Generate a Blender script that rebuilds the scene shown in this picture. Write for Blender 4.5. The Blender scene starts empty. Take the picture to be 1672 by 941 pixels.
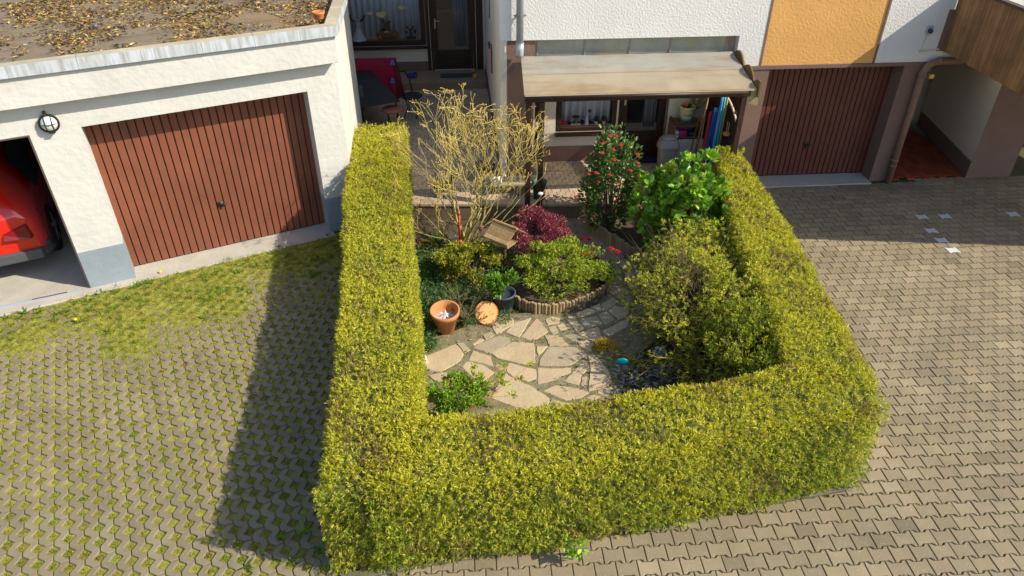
import bpy, math, random
import numpy as np
from mathutils import Vector, Matrix, noise
R = math.radians
random.seed(7); rng = np.random.default_rng(11)
sc = bpy.context.scene
COL = sc.collection

# ------------------------------------------------------------------ camera, sky, sun
F_PX, PITCH, CAM_H = 1160.0, R(34.5), 5.3
cd = bpy.data.cameras.new('camera'); cam = bpy.data.objects.new('camera', cd); COL.objects.link(cam)
cam.location = (0, 0, CAM_H); cam.rotation_euler = (math.pi/2 - PITCH, 0, 0)
cd.sensor_width = 36.0; cd.lens = 36.0*F_PX/1672.0; cd.clip_start = .05; cd.clip_end = 800
sc.camera = cam
SUN = Vector((1.2, -.33, 1.0)).normalized()
w = bpy.data.worlds.new('World'); sc.world = w; w.use_nodes = True
nt = w.node_tree; bg = nt.nodes['Background']
sky = nt.nodes.new('ShaderNodeTexSky'); sky.sky_type = 'NISHITA'; sky.sun_disc = False
sky.sun_elevation = math.asin(SUN.z); sky.sun_rotation = math.atan2(SUN.x, SUN.y)
nt.links.new(sky.outputs[0], bg.inputs[0]); bg.inputs[1].default_value = .15
sd = bpy.data.lights.new('sun', 'SUN'); sd.energy = 4.9; sd.angle = R(.6); sd.color = (1.0, .92, .76)
so = bpy.data.objects.new('sun', sd); COL.objects.link(so)
so.rotation_euler = SUN.to_track_quat('Z', 'Y').to_euler(); so.location = (12, -4, 12)
sc.view_settings.view_transform = 'Standard'; sc.view_settings.look = 'None'
sc.view_settings.exposure = .42; sc.view_settings.gamma = 1.0; sc.view_settings.use_curve_mapping = False

# ------------------------------------------------------------------ measuring helpers (photo point -> point on a real plane)
FW = Vector((0, math.cos(PITCH), -math.sin(PITCH))); RT = Vector((1, 0, 0)); UP = RT.cross(FW)
CP = Vector((0, 0, CAM_H))
def ray(px, py): return FW + RT*((px-836)/F_PX) - UP*((py-470.5)/F_PX)
def G(px, py, z=0.0):
    d = ray(px, py); return CP + d*((z-CAM_H)/d.z)
HY = R(4.5); HO = Vector((-.17, 10.40, 0)); HX = Vector((math.cos(HY), math.sin(HY), 0)); HV = Vector((-math.sin(HY), math.cos(HY), 0))
def hw(u, v, z=0): return HO + HX*u + HV*v + Vector((0, 0, z))           # house frame -> world
def HG(px, py, z=0):                                                     # point on level z, in the house frame
    p = G(px, py, z) - HO; return (p.dot(HX), p.dot(HV))
def HP(px, py, v):                                                       # point on a plane parallel to the house front
    d = ray(px, py); t = (v-(CP-HO).dot(HV))/d.dot(HV); p = CP+d*t-HO; return (p.dot(HX), p.z)
GA = R(27.56); GO = Vector((-2.435, 9.294, 0)); GX = Vector((math.cos(GA), math.sin(GA), 0)); GV = Vector((-math.sin(GA), math.cos(GA), 0))
def gw(u, v, z=0): return GO + GX*u + GV*v + Vector((0, 0, z))

# ------------------------------------------------------------------ tagging and objects
def tag(o, label=None, cat=None, group=None, kind=None):
    if label: o['label'] = label
    if cat: o['category'] = cat
    if group: o['group'] = group
    if kind: o['kind'] = kind
    return o
def empty(name, loc=(0, 0, 0), rz=0, label=None, cat=None, group=None):
    o = bpy.data.objects.new(name, None); COL.objects.link(o); o.empty_display_size = .1
    o.location = loc; o.rotation_euler = (0, 0, rz); return tag(o, label, cat, group)
def s2l(c): return tuple(((x/255)/12.92 if x/255 <= .04045 else ((x/255+.055)/1.055)**2.4) for x in c)

class MB:
    def __init__(s): s.v = []; s.f = []; s.c = []; s.cur = (1, 1, 1)
    def add(s, vs, fs, c=None):
        b = len(s.v); s.v += [tuple(p) for p in vs]; s.c += [c or s.cur]*len(vs)
        s.f += [tuple(i+b for i in f) for f in fs]; return s
    def hexa(s, q, c=None):  # 8 corners: bottom ccw, top ccw
        return s.add(q, [(3, 2, 1, 0), (4, 5, 6, 7), (0, 1, 5, 4), (1, 2, 6, 5), (2, 3, 7, 6), (3, 0, 4, 7)], c)
    def box(s, x0, x1, y0, y1, z0, z1, c=None):
        return s.hexa([(x0, y0, z0), (x1, y0, z0), (x1, y1, z0), (x0, y1, z0), (x0, y0, z1), (x1, y0, z1), (x1, y1, z1), (x0, y1, z1)], c)
    def rbox(s, cen, size, M=None, c=None):
        M = M or Matrix.Identity(3); x, y, z = [k/2 for k in size]; cen = Vector(cen)
        q = [(-x, -y, -z), (x, -y, -z), (x, y, -z), (-x, y, -z), (-x, -y, z), (x, -y, z), (x, y, z), (-x, y, z)]
        return s.hexa([cen+M@Vector(p) for p in q], c)
    def tube(s, pts, rad, n=6, c=None, cap=True):
        pts = [Vector(p) for p in pts]; m = len(pts)
        if not hasattr(rad, '__len__'): rad = [rad]*m
        ref = None; vs = []; fs = []
        for i, p in enumerate(pts):
            t = (pts[min(i+1, m-1)]-pts[max(i-1, 0)])
            if t.length < 1e-9: t = Vector((0, 0, 1))
            t.normalize()
            if ref is None: ref = Vector((1, 0, 0)) if abs(t.x) < .8 else Vector((0, 1, 0))
            a = (ref - t*ref.dot(t)).normalized(); ref = a; b = t.cross(a)
            for k in range(n):
                an = 2*math.pi*k/n; vs.append(p + (a*math.cos(an)+b*math.sin(an))*rad[i])
        for i in range(m-1):
            for k in range(n):
                k2 = (k+1) % n; fs.append((i*n+k, i*n+k2, (i+1)*n+k2, (i+1)*n+k))
        if cap: fs.append(tuple(reversed(range(n)))); fs.append(tuple((m-1)*n+k for k in range(n)))
        return s.add(vs, fs, c)
    def lathe(s, cen, prof, n=20, c=None, M=None, sx=1, sy=1):
        cen = Vector(cen); vs = []; fs = []; m = len(prof)
        for r, z in prof:
            for k in range(n):
                a = 2*math.pi*k/n; p = Vector((r*math.cos(a)*sx, r*math.sin(a)*sy, z)); vs.append(cen+(M@p if M else p))
        for i in range(m-1):
            for k in range(n):
                k2 = (k+1) % n; fs.append((i*n+k, i*n+k2, (i+1)*n+k2, (i+1)*n+k))
        if prof[0][0] > 1e-4: fs.append(tuple(reversed(range(n))))
        if prof[-1][0] > 1e-4: fs.append(tuple((m-1)*n+k for k in range(n)))
        return s.add(vs, fs, c)
    def ball(s, cen, r, c=None, n=10, m=6, sc3=(1, 1, 1)):
        cen = Vector(cen); vs = []; fs = []
        for i in range(m+1):
            th = math.pi*i/m; rr = max(math.sin(th), .02)
            for k in range(n):
                a = 2*math.pi*k/n
                vs.append(cen+Vector((r*rr*math.cos(a)*sc3[0], r*rr*math.sin(a)*sc3[1], -r*math.cos(th)*sc3[2])))
        for i in range(m):
            for k in range(n):
                k2 = (k+1) % n; fs.append((i*n+k, i*n+k2, (i+1)*n+k2, (i+1)*n+k))
        return s.add(vs, fs, c)
    def block(s, poly, z0, z1, inset=.004, drop=.004, c=None):   # prism with a chamfered top
        n = len(poly); area = sum(poly[i][0]*poly[(i+1) % n][1]-poly[(i+1) % n][0]*poly[i][1] for i in range(n))
        if area < 0: poly = poly[::-1]
        inn = []
        for i in range(n):
            p0 = Vector(poly[i-1][:2]); p1 = Vector(poly[i][:2]); p2 = Vector(poly[(i+1) % n][:2])
            a = (p1-p0); b = (p2-p1)
            a = a.normalized() if a.length > 1e-9 else Vector((1, 0)); b = b.normalized() if b.length > 1e-9 else a
            na = Vector((-a.y, a.x)); nb = Vector((-b.y, b.x)); m_ = na+nb
            m_ = m_/max(m_.dot(na), .5) if m_.length > 1e-6 else na
            q = p1+m_*inset; inn.append((q.x, q.y))
        vs = [(p[0], p[1], z0) for p in poly]+[(p[0], p[1], z1-drop) for p in poly]+[(p[0], p[1], z1) for p in inn]
        fs = [(i, (i+1) % n, n+(i+1) % n, n+i) for i in range(n)]+[(n+i, n+(i+1) % n, 2*n+(i+1) % n, 2*n+i) for i in range(n)]
        fs.append(tuple(2*n+i for i in range(n)))
        return s.add(vs, fs, c)
    def build(s, name, mat, parent=None, smooth=False, bevel=0, W=None, seg=1):
        me = bpy.data.meshes.new(name)
        vs = [tuple(W @ Vector(p)) for p in s.v] if W else s.v
        me.from_pydata(vs, [], s.f); me.update()
        at = me.color_attributes.new('Col', 'FLOAT_COLOR', 'POINT')
        at.data.foreach_set('color', np.array([tuple(c)+(1,) for c in s.c], dtype=np.float32).ravel())
        me.materials.append(mat)
        if smooth: me.shade_smooth()
        o = bpy.data.objects.new(name, me); COL.objects.link(o)
        if parent: o.parent = parent
        if bevel:
            b = o.modifiers.new('bevel', 'BEVEL'); b.width = bevel; b.segments = seg; b.limit_method = 'ANGLE'
        return o

# ------------------------------------------------------------------ materials
def material(name, color, rough=.8, var=.15, vscale=6.0, bump=.0, bscale=40.0, attr=False, metal=0, spec=.4,
             stain=None, stain_amt=.0, stain_scale=2.0, speck=None, speck_scale=120, speck_amt=.0, trans=0.0, alpha=1, wave=None):
    m = bpy.data.materials.new(name); m.use_nodes = True; t = m.node_tree; N = t.nodes; L = t.links
    p = N['Principled BSDF']; p.inputs['Roughness'].default_value = rough; p.inputs['Metallic'].default_value = metal
    p.inputs['Specular IOR Level'].default_value = spec
    tc = N.new('ShaderNodeTexCoord'); co = tc.outputs['Object']
    base = N.new('ShaderNodeRGB'); base.outputs[0].default_value = (*color, 1); cur = base.outputs[0]
    if attr:
        a = N.new('ShaderNodeVertexColor'); a.layer_name = 'Col'
        mx = N.new('ShaderNodeMix'); mx.data_type = 'RGBA'; mx.blend_type = 'MULTIPLY'; mx.inputs[0].default_value = 1
        L.new(cur, mx.inputs[6]); L.new(a.outputs[0], mx.inputs[7]); cur = mx.outputs[2]
    if var:
        n = N.new('ShaderNodeTexNoise'); n.inputs['Scale'].default_value = vscale; n.inputs['Detail'].default_value = 6; n.inputs['Roughness'].default_value = .65
        L.new(co, n.inputs['Vector'])
        r = N.new('ShaderNodeMapRange'); r.inputs[1].default_value = .3; r.inputs[2].default_value = .7; r.inputs[3].default_value = 1-var; r.inputs[4].default_value = 1+var
        L.new(n.outputs[0], r.inputs[0])
        mx = N.new('ShaderNodeVectorMath'); mx.operation = 'SCALE'; L.new(cur, mx.inputs[0]); L.new(r.outputs[0], mx.inputs['Scale']); cur = mx.outputs[0]
    if stain:
        n = N.new('ShaderNodeTexNoise'); n.inputs['Scale'].default_value = stain_scale; n.inputs['Detail'].default_value = 8; n.inputs['Roughness'].default_value = .7
        if wave:
            mp = N.new('ShaderNodeMapping'); mp.inputs['Scale'].default_value = wave; L.new(co, mp.inputs[0]); L.new(mp.outputs[0], n.inputs['Vector'])
        else: L.new(co, n.inputs['Vector'])
        r = N.new('ShaderNodeMapRange'); r.inputs[1].default_value = .62-stain_amt*.3; r.inputs[2].default_value = .72; r.inputs[4].default_value = .9 if stain_amt > .2 else .6
        L.new(n.outputs[0], r.inputs[0])
        mx = N.new('ShaderNodeMix'); mx.data_type = 'RGBA'; L.new(r.outputs[0], mx.inputs[0]); L.new(cur, mx.inputs[6]); mx.inputs[7].default_value = (*stain, 1); cur = mx.outputs[2]
    if speck:
        n = N.new('ShaderNodeTexVoronoi'); n.inputs['Scale'].default_value = speck_scale; L.new(co, n.inputs['Vector'])
        r = N.new('ShaderNodeMath'); r.operation = 'LESS_THAN'; r.inputs[1].default_value = speck_amt; L.new(n.outputs['Distance'], r.inputs[0])
        mx = N.new('ShaderNodeMix'); mx.data_type = 'RGBA'; L.new(r.outputs[0], mx.inputs[0]); L.new(cur, mx.inputs[6]); mx.inputs[7].default_value = (*speck, 1); cur = mx.outputs[2]
    L.new(cur, p.inputs['Base Color'])
    if bump:
        n = N.new('ShaderNodeTexNoise'); n.inputs['Scale'].default_value = bscale; n.inputs['Detail'].default_value = 5; L.new(co, n.inputs['Vector'])
        b = N.new('ShaderNodeBump'); b.inputs['Strength'].default_value = min(bump, 1); b.inputs['Distance'].default_value = .01*max(bump, 1)
        L.new(n.outputs[0], b.inputs['Height']); L.new(b.outputs[0], p.inputs['Normal'])
    if trans:
        tr = N.new('ShaderNodeBsdfTranslucent'); L.new(cur, tr.inputs[0]); ms = N.new('ShaderNodeMixShader'); ms.inputs[0].default_value = trans
        L.new(p.outputs[0], ms.inputs[1]); L.new(tr.outputs[0], ms.inputs[2]); L.new(ms.outputs[0], N['Material Output'].inputs[0])
    return m
def glass(name, tint=(.02, .025, .03), rough=.03, mixt=.35):
    m = bpy.data.materials.new(name); m.use_nodes = True; t = m.node_tree; N = t.nodes; L = t.links
    g = N['Principled BSDF']; g.inputs['Base Color'].default_value = (*tint, 1); g.inputs['Roughness'].default_value = rough; g.inputs['Specular IOR Level'].default_value = .8
    tr = N.new('ShaderNodeBsdfTransparent'); ms = N.new('ShaderNodeMixShader'); ms.inputs[0].default_value = mixt
    L.new(tr.outputs[0], ms.inputs[1]); L.new(g.outputs[0], ms.inputs[2]); L.new(ms.outputs[0], N['Material Output'].inputs[0]); return m

M = {}
M['stucco'] = material('white_stucco', (.72, .70, .665), .92, .05, 1.2, .9, 34, stain=(.60, .56, .48), stain_amt=.12, stain_scale=1.6, wave=(2, 2, .25))
M['stucco_fine'] = material('cream_render', (.565, .55, .515), .92, .08, 2.0, .8, 14, stain=(.50, .47, .40), stain_amt=.10, stain_scale=2.6, wave=(1.6, 1.6, .35))
M['cream'] = material('cream_wall', (.74, .645, .52), .9, .04, 2, .4, 60)
M['orange'] = material('orange_render', (.72, .38, .115), .92, .07, 2, .7, 30)
M['brown'] = material('mauve_brown_render', (.205, .125, .098), .9, .08, 3, .6, 50)
M['plinth_blue'] = material('blue_grey_plinth', (.25, .29, .33), .8, .10, 3, .4, 20, stain=(.22, .24, .22), stain_amt=.1, stain_scale=2)
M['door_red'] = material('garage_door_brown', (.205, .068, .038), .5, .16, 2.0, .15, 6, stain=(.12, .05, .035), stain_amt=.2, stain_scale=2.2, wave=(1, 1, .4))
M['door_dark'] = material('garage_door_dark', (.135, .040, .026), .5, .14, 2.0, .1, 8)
M['groove'] = material('groove_dark', (.035, .014, .01), .8, 0)
M['darkwood'] = material('dark_brown_wood', (.038, .017, .011), .45, .25, 8, .3, 30)
M['concrete'] = material('weathered_concrete', (.36, .33, .27), .9, .18, 4, .5, 30, stain=(.30, .22, .08), stain_amt=.25, stain_scale=2.5)
M['apron'] = material('grey_concrete', (.42, .39, .33), .9, .12, 3, .5, 40, stain=(.28, .24, .14), stain_amt=.15, stain_scale=2)
M['zinc_top'] = material('capping_top', (.42, .36, .25), .55, .18, 3, .1, 20, stain=(.55, .48, .36), stain_amt=.25, stain_scale=3)
M['zinc'] = material('zinc_fascia', (.50, .54, .58), .5, .12, 3, .2, 8, stain=(.20, .17, .12), stain_amt=.65, stain_scale=7, wave=(2.2, 2.2, .18))
M['felt'] = material('roofing_felt', (.20, .155, .105), .95, .25, 3, .6, 120, stain=(.26, .15, .04), stain_amt=.35, stain_scale=1.5)
M['litter'] = material('dead_leaves', (1, 1, 1), .8, .15, 20, attr=True)
M['black'] = material('black_plastic', (.018, .018, .02), .45, .1, 10)
M['blackm'] = material('black_metal', (.02, .02, .022), .35, .05, 10, metal=.3)
M['steel'] = material('galvanised_pipe', (.42, .47, .52), .38, .12, 6, .05, 10, metal=.35, stain=(.30, .33, .35), stain_amt=.15, stain_scale=4)
M['pipe'] = material('brown_pipe', (.215, .125, .088), .5, .1, 5, .05, 10)
M['glass'] = glass('window_glass', (.02, .025, .03), .03, .16)
M['glass_dark'] = glass('dark_window_glass', (.012, .013, .014), .04, .55)
M['curtain'] = material('blue_white_curtain', (.62, .66, .72), .9, .06, 8)
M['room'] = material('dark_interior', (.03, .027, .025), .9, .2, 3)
M['wood_balc'] = material('balcony_planks', (.225, .125, .055), .7, .30, 3, .5, 30, attr=True, stain=(.10, .055, .025), stain_amt=.15, stain_scale=5, wave=(6, 6, .6))
M['log'] = material('log_edging', (.33, .24, .125), .85, .25, 14, .5, 40, attr=True, stain=(.14, .10, .05), stain_amt=.2, stain_scale=10)
M['plain'] = material('painted', (1, 1, 1), .5, .06, 8, attr=True)
M['matte'] = material('matte_colour', (1, 1, 1), .85, .10, 12, .2, 60, attr=True)
M['gloss'] = material('glossy_colour', (1, 1, 1), .18, .02, 5, attr=True, spec=.6)
M['terracotta'] = material('terracotta', (.50, .205, .075), .8, .14, 8, .3, 60, attr=True, stain=(.60, .36, .20), stain_amt=.15, stain_scale=7)
M['paver'] = material('driveway_paver', (.245, .198, .128), .9, .14, 2.2, .5, 160, attr=True, stain=(.215, .185, .06), stain_amt=.07, stain_scale=1.1, speck=(.52, .48, .42), speck_scale=34, speck_amt=.10)
M['terrace'] = material('terrace_paver', (.46, .355, .26), .9, .12, 4, .4, 100, attr=True, stain=(.24, .19, .15), stain_amt=.1, stain_scale=3)
M['grid'] = material('grid_paver', (.215, .178, .112), .92, .16, 3.0, .5, 140, attr=True, stain=(.20, .17, .06), stain_amt=.14, stain_scale=1.4, speck=(.5, .46, .4), speck_scale=40, speck_amt=.08)
M['flag'] = material('flagstone', (.40, .33, .225), .85, .12, 5, .6, 22, attr=True, stain=(.52, .33, .19), stain_amt=.16, stain_scale=2.6)
M['flag_bed'] = material('mossy_path_bed', (.20, .17, .10), .95, .35, 14, 1, 60, stain=(.14, .16, .03), stain_amt=.4, stain_scale=5)
M['soil'] = material('dark_soil', (.085, .062, .038), .95, .4, 9, 1, 60, stain=(.10, .095, .03), stain_amt=.2, stain_scale=5)
M['moss'] = material('moss_joint', (.25, .24, .035), .95, .45, 14, 1, 90, stain=(.17, .11, .035), stain_amt=.35, stain_scale=11)
M['joint'] = material('joint_sand', (.075, .058, .028), .95, .4, 8, .8, 90, stain=(.095, .10, .015), stain_amt=.3, stain_scale=1.6)
M['tile_red'] = material('red_floor_tile', (.27, .055, .025), .6, .2, 5, attr=True)
M['leaf'] = material('leaf', (1, 1, 1), .55, .0, attr=True, trans=.36, spec=.3)
M['leaf_gloss'] = material('glossy_leaf', (1, 1, 1), .32, .0, attr=True, trans=.22, spec=.5)
M['core'] = material('hedge_core', (.10, .11, .022), .95, .3, 20)
M['bark_y'] = material('yellow_bark', (.50, .40, .12), .7, .25, 20, attr=True)
M['bark'] = material('brown_bark', (.16, .11, .065), .85, .3, 20, attr=True)
M['polyc'] = material('polycarbonate_roof', (.58, .55, .49), .28, .10, 2.5, .06, 6, attr=True, stain=(.50, .33, .16), stain_amt=.38, stain_scale=1.6, wave=(.5, 2.2, 1), trans=.38)
M['clere'] = material('dirty_clerestory', (.34, .34, .28), .35, .22, 3, stain=(.36, .33, .08), stain_amt=.35, stain_scale=1.6)
M['bin'] = material('grey_plastic_bin', (.27, .27, .275), .5, .08, 6, .1, 20)
M['cloth_red'] = material('crimson_cloth', (.36, .010, .045), .85, .1, 6, .2, 200)
M['carred'] = material('red_car_paint', (.62, .012, .008), .22, .0, spec=.6)
M['carred'].node_tree.nodes['Principled BSDF'].inputs['Coat Weight'].default_value = 1

def col(r, v=.12): k = 1+random.uniform(-v, v); return tuple(max(0, c*k*(1+random.uniform(-.018, .018))) for c in r)
W1 = (1, 1, 1)

# ------------------------------------------------------------------ bulk leaves
def unit(a): return a/np.maximum(np.linalg.norm(a, axis=-1, keepdims=True), 1e-9)
def np_mesh(name, V, Fq, C, mat, parent=None, smooth=False):
    me = bpy.data.meshes.new(name); nv = len(V); nf, k = Fq.shape
    me.vertices.add(nv); me.vertices.foreach_set('co', V.astype(np.float32).ravel())
    me.loops.add(nf*k); me.loops.foreach_set('vertex_index', Fq.astype(np.int32).ravel())
    me.polygons.add(nf); me.polygons.foreach_set('loop_start', (np.arange(nf)*k).astype(np.int32))
    try: me.polygons.foreach_set('loop_total', np.full(nf, k, dtype=np.int32))
    except Exception: pass
    me.update(calc_edges=True); me.validate()
    at = me.color_attributes.new('Col', 'FLOAT_COLOR', 'POINT')
    at.data.foreach_set('color', np.concatenate([C, np.ones((nv, 1))], 1).astype(np.float32).ravel())
    me.materials.append(mat)
    if smooth: me.shade_smooth()
    o = bpy.data.objects.new(name, me); COL.objects.link(o)
    if parent: o.parent = parent
    return o
def leaves(name, P, D, L, Wd, C, mat, parent=None, shape='blade', curl=.0):
    """P base points, D directions, L lengths, Wd half widths, C colours"""
    n = len(P); D = unit(D); rv = unit(rng.normal(size=(n, 3))); S = unit(np.cross(D, rv)); U = np.cross(S, D)
    L = np.broadcast_to(L, (n,))[:, None]; Wd = np.broadcast_to(Wd, (n,))[:, None]
    if shape == 'blade':
        mid = P+D*L*.45+U*L*curl*.4
        V = np.stack([P, mid-S*Wd, P+D*L-U*L*curl*.3, mid+S*Wd], 1); k = 4
        F_ = np.arange(n*4).reshape(n, 4)
    else:
        a = P+D*L*.30; b = P+D*L*.72; tip = P+D*L-U*L*.10; up = U*Wd*.28
        V = np.stack([P, a-S*Wd*.82+up, b-S*Wd*.80+up, tip, b+S*Wd*.80+up, a+S*Wd*.82+up], 1); k = 6
        b0 = np.arange(n)[:, None]*6
        F_ = np.concatenate([b0+np.array([0, 1, 2, 3]), b0+np.array([0, 3, 4, 5])], 0)
    return np_mesh(name, V.reshape(-1, 3), F_, np.repeat(C, k, 0), mat, parent)
def pal(n, cols, wts=None, v=.18):
    cols = np.array(cols); i = rng.choice(len(cols), n, p=None if wts is None else np.array(wts)/sum(wts))
    return cols[i]*(1+rng.uniform(-v, v, (n, 1)))
def fn(P, s=1.0, off=0.0):  # cheap smooth noise, vectorised
    x, y, z = (P*s+off).T
    return (np.sin(x*1.7+1.3*np.sin(y*1.1+z))+np.sin(y*2.3+1.7*np.sin(z*1.3+x*.7))+np.sin(z*2.1+1.1*np.sin(x*1.9+y*.5)))/3
def inpoly(x, y, poly):
    r = np.zeros(np.shape(x), bool); n = len(poly); j = n-1
    for i in range(n):
        xi, yi = poly[i]; xj, yj = poly[j]
        r ^= ((yi > y) != (yj > y)) & (x < (xj-xi)*(y-yi)/((yj-yi) or 1e-9)+xi); j = i
    return r

# ================================================================== THE SETTING: ground, paving, terrace
g = MB(); g.box(-60, 60, -40, 70, -.40, -.09); tag(g.build('ground', M['soil']), kind='structure')

HEDGE_OUT = [(-1.45, 3.62), (3.3, 4.5), (3.32, 10.2), (-2.5, 10.4)]     # the planted plot
# --- right-hand driveway: bone-shaped interlocking pavers in half bond
WHITE = []
def bone(W_, H_, A_, gap):
    pts = []
    prof = [(0, 1), (.13, 1), (.27, -1), (.73, -1), (.87, 1), (1, 1)]
    for t, s in prof: pts.append((gap/2+t*(W_-gap), -(H_-gap)/2-A_*s))
    for t, s in prof[::-1]: pts.append((gap/2+t*(W_-gap), (H_-gap)/2+A_*s))
    return pts
def paver_field(name, mat, ox, oy, ang, W_, H_, A_, gap, x0, x1, y0, y1, keep, ztop, thick, cols, jit=.0028, special=None):
    m = MB(); ca, sa = math.cos(ang), math.sin(ang); shape = bone(W_, H_, A_, gap)
    for j in range(int((y1-y0)/H_)+1):
        for i in range(int((x1-x0)/W_)+1):
            lx = x0+i*W_+(W_/2 if j % 2 else 0); ly = y0+j*H_
            cx = ox+(lx+W_/2)*ca-ly*sa; cy = oy+(lx+W_/2)*sa+ly*ca
            if not keep(cx, cy): continue
            r = random.uniform(-.006, .006); dz = random.uniform(-jit, jit)
            poly = []
            for px, py in shape:
                a = lx+px; b = ly+py+r*(px-W_/2); poly.append((ox+a*ca-b*sa, oy+a*sa+b*ca))
            if special and special(cx, cy, poly): continue
            c_ = col(random.choice(cols), .08); k_ = (.8 if random.random() < .03 else 1)+.22*float(noise.noise((cx*.9, cy*1.3, 3)))+.14*float(noise.noise((cx*3, cy*3, 7))); c_ = tuple(a*k_ for a in c_)
            m.block(poly, ztop-thick, ztop+dz, .0045, .005, c_)
    return m.build(name, mat)
white_px = [(1505, 357), (1545, 355.5), (1520, 373.5), (1534, 391), (1550, 408), (1664, 351)]
white_w = [G(x, y) for x, y in white_px]; white_polys = [None]*6
def special(cx, cy, poly):
    for k, p in enumerate(white_w):
        if white_polys[k] is None and abs(cx-p.x) < .09 and abs(cy-p.y) < .07:
            white_polys[k] = poly; return True
    return False
hf0 = G(600, 941); hf1 = G(1400, 797)
def kerb_y(x): return hf0.y+(x-hf0.x)*(hf1.y-hf0.y)/(hf1.x-hf0.x)
def keep_right(x, y):
    p = Vector((x, y, 0))-HO
    if p.dot(HV) > .0: return False
    if x < 3.25 and y > kerb_y(x)+.03: return False
    if y > 10.0 and x < 3.8: return False
    return x > -.98 and x < 12
j_ = MB(); j_.hexa([(-1.3, 2.2, -.05), (13, 2.2, -.05), (13, 11.2, -.05), (-1.3, 10.7, -.05), (-1.3, 2.2, -.011), (13, 2.2, -.011), (13, 11.2, -.011), (-1.3, 10.7, -.011)])
tag(j_.build('paving_joints', M['joint']), kind='structure')
drive = paver_field('driveway_paving', M['paver'], 4.0, 5.2, R(3.6), .182, .140, .0115, .0065, -6.5, 9, -3.4, 7, keep_right, 0, .05,
                    [(1, 1, 1), (1.04, 1.03, 1.01), (.96, .96, .96), (1, .99, .97), (.93, .92, .90), (1.04, 1.04, 1.04)], special=special)
tag(drive, kind='structure')
wl = ['pale stone set in the shaded driveway, left of the upper pair', 'pale stone set in the shaded driveway, right of the upper pair',
      'pale stone in the shaded driveway just below the upper pair', 'pale stone beside the edge of the shadow, still in the shade',
      'bright white stone set in the sunlit driveway below the shadow', 'pale stone at the right edge of the photo in the shaded driveway']
for k, poly in enumerate(white_polys):
    if poly is None: print('white paver missing', k); continue
    c = [sum(p[0] for p in poly)/12, sum(p[1] for p in poly)/12]
    poly2 = [(c[0]+(p[0]-c[0])*.95+random.uniform(-.003, .003), c[1]+(p[1]-c[1])*.95+random.uniform(-.003, .003)) for p in poly]
    m = MB(); m.block(poly2, -.05, .002, .004, .004, col((.52, .53, .52), .10))
    tag(m.build('white_paving_stone', M['matte']), wl[k], 'paving stone', 'pale stones set in the driveway')

# --- left driveway: grass grid pavers in zigzag columns, square to the garage
P_U, P_V = .118, .166
m = MB(); gridpts = []
nd, nh = .052, .058
CELLS = []
def left_area(x, y):
    p = Vector((x, y, 0))-GO
    hl = -1.45-.13*(y-3.6)
    return p.dot(GV) < -.14 and (x < hl+.30 or (y < kerb_y(x)+.05 and x < -.90)) and y > 2.4 and x > -9.5
for i in range(-70, 12):
    for k in range(-26, 2):
        u0 = i*P_U; vb = k*3*P_V+(i % 3)*P_V+(P_V/2 if i % 2 else 0)
        cx, cy = (gw(u0+P_U/2, vb+1.5*P_V).x, gw(u0+P_U/2, vb+1.5*P_V).y)
        if not left_area(cx, cy): continue
        g2 = .0035
        pts = []
        for q in range(3):       # right side, upwards: notch in the middle of the period
            b = vb+q*P_V
            pts += [(u0+P_U-g2, b+P_V/2-nh), (u0+P_U-nd, b+P_V/2-.006), (u0+P_U-nd, b+P_V/2+.006), (u0+P_U-g2, b+P_V/2+nh)]
        pts.append((u0+P_U-g2, vb+3*P_V-g2)); pts.append((u0+nd, vb+3*P_V-g2))
        for q in (2, 1):         # left side, downwards: notches at the period ends
            b = vb+q*P_V
            pts += [(u0+g2, b+P_V/2+P_V/2-nh), (u0+g2, b+nh), (u0+nd, b+.006), (u0+nd, b-.006)]
        pts += [(u0+g2, vb+P_V-nh), (u0+g2, vb+nh), (u0+nd, vb+.006), (u0+nd, vb+g2), (u0+P_U-g2, vb+g2)]
        wp = [gw(a, b) for a, b in pts]
        m.block([(p.x, p.y) for p in wp], -.05, random.uniform(-.002, .002), .005, .006, col((1, 1, 1), .11))
        for q in range(3):
            c_ = gw(u0, vb+q*P_V); CELLS.append((c_.x, c_.y))
tag(m.build('grass_grid_paving', M['grid']), kind='structure')
CELLS = np.array(CELLS)
def mossiness(x, y):     # how strongly moss and grass have grown over the grid (0..1+)
    P = np.stack([x, y, np.zeros_like(x)], 1); n = fn(P, 2.2, 3.1)*.5+fn(P, 5.5, 1.0)*.3+fn(P, 13, .4)*.18
    rel = np.stack([x-GO.x, y-GO.y], 1); v = rel@np.array([GV.x, GV.y]); u = rel@np.array([GX.x, GX.y])
    near = 1.62-(-v-.1)/1.25                     # strip along the garage
    near = near+.25*np.sin(u*2.1+.6)+.12*np.sin(u*5.3); near = near*(.55+.45*(1/(1+np.exp(-(u+4.3)*4)))) - .35*np.exp(-((u+4.2)/.35)**2)
    leftp = 1.15-np.hypot((x+5.75)/.75, (y-6.75)/.75)
    hed = .75-np.abs(x-(-1.62-.13*(y-3.6)))/.30
    return np.maximum(np.maximum(near, leftp), hed)+n*.85-.34
xs = np.arange(-9.6, -.9, .03); ys = np.arange(2.2, 10.0, .03); X, Y = np.meshgrid(xs, ys)
mo = mossiness(X.ravel(), Y.ravel()).reshape(X.shape)
Z = -.018+np.clip(mo, 0, .8)*.034*(1+.35*np.sin(X*31+Y*17)*np.sin(Y*29-X*11))+rng.normal(0, .0025, X.shape)
rel = (X-GO.x)*GV.x+(Y-GO.y)*GV.y
okv = (rel < -.05) & ((X < -1.12-.13*(Y-3.6)) | (Y < 3.5))
idx = np.arange(X.size).reshape(X.shape)
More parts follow.
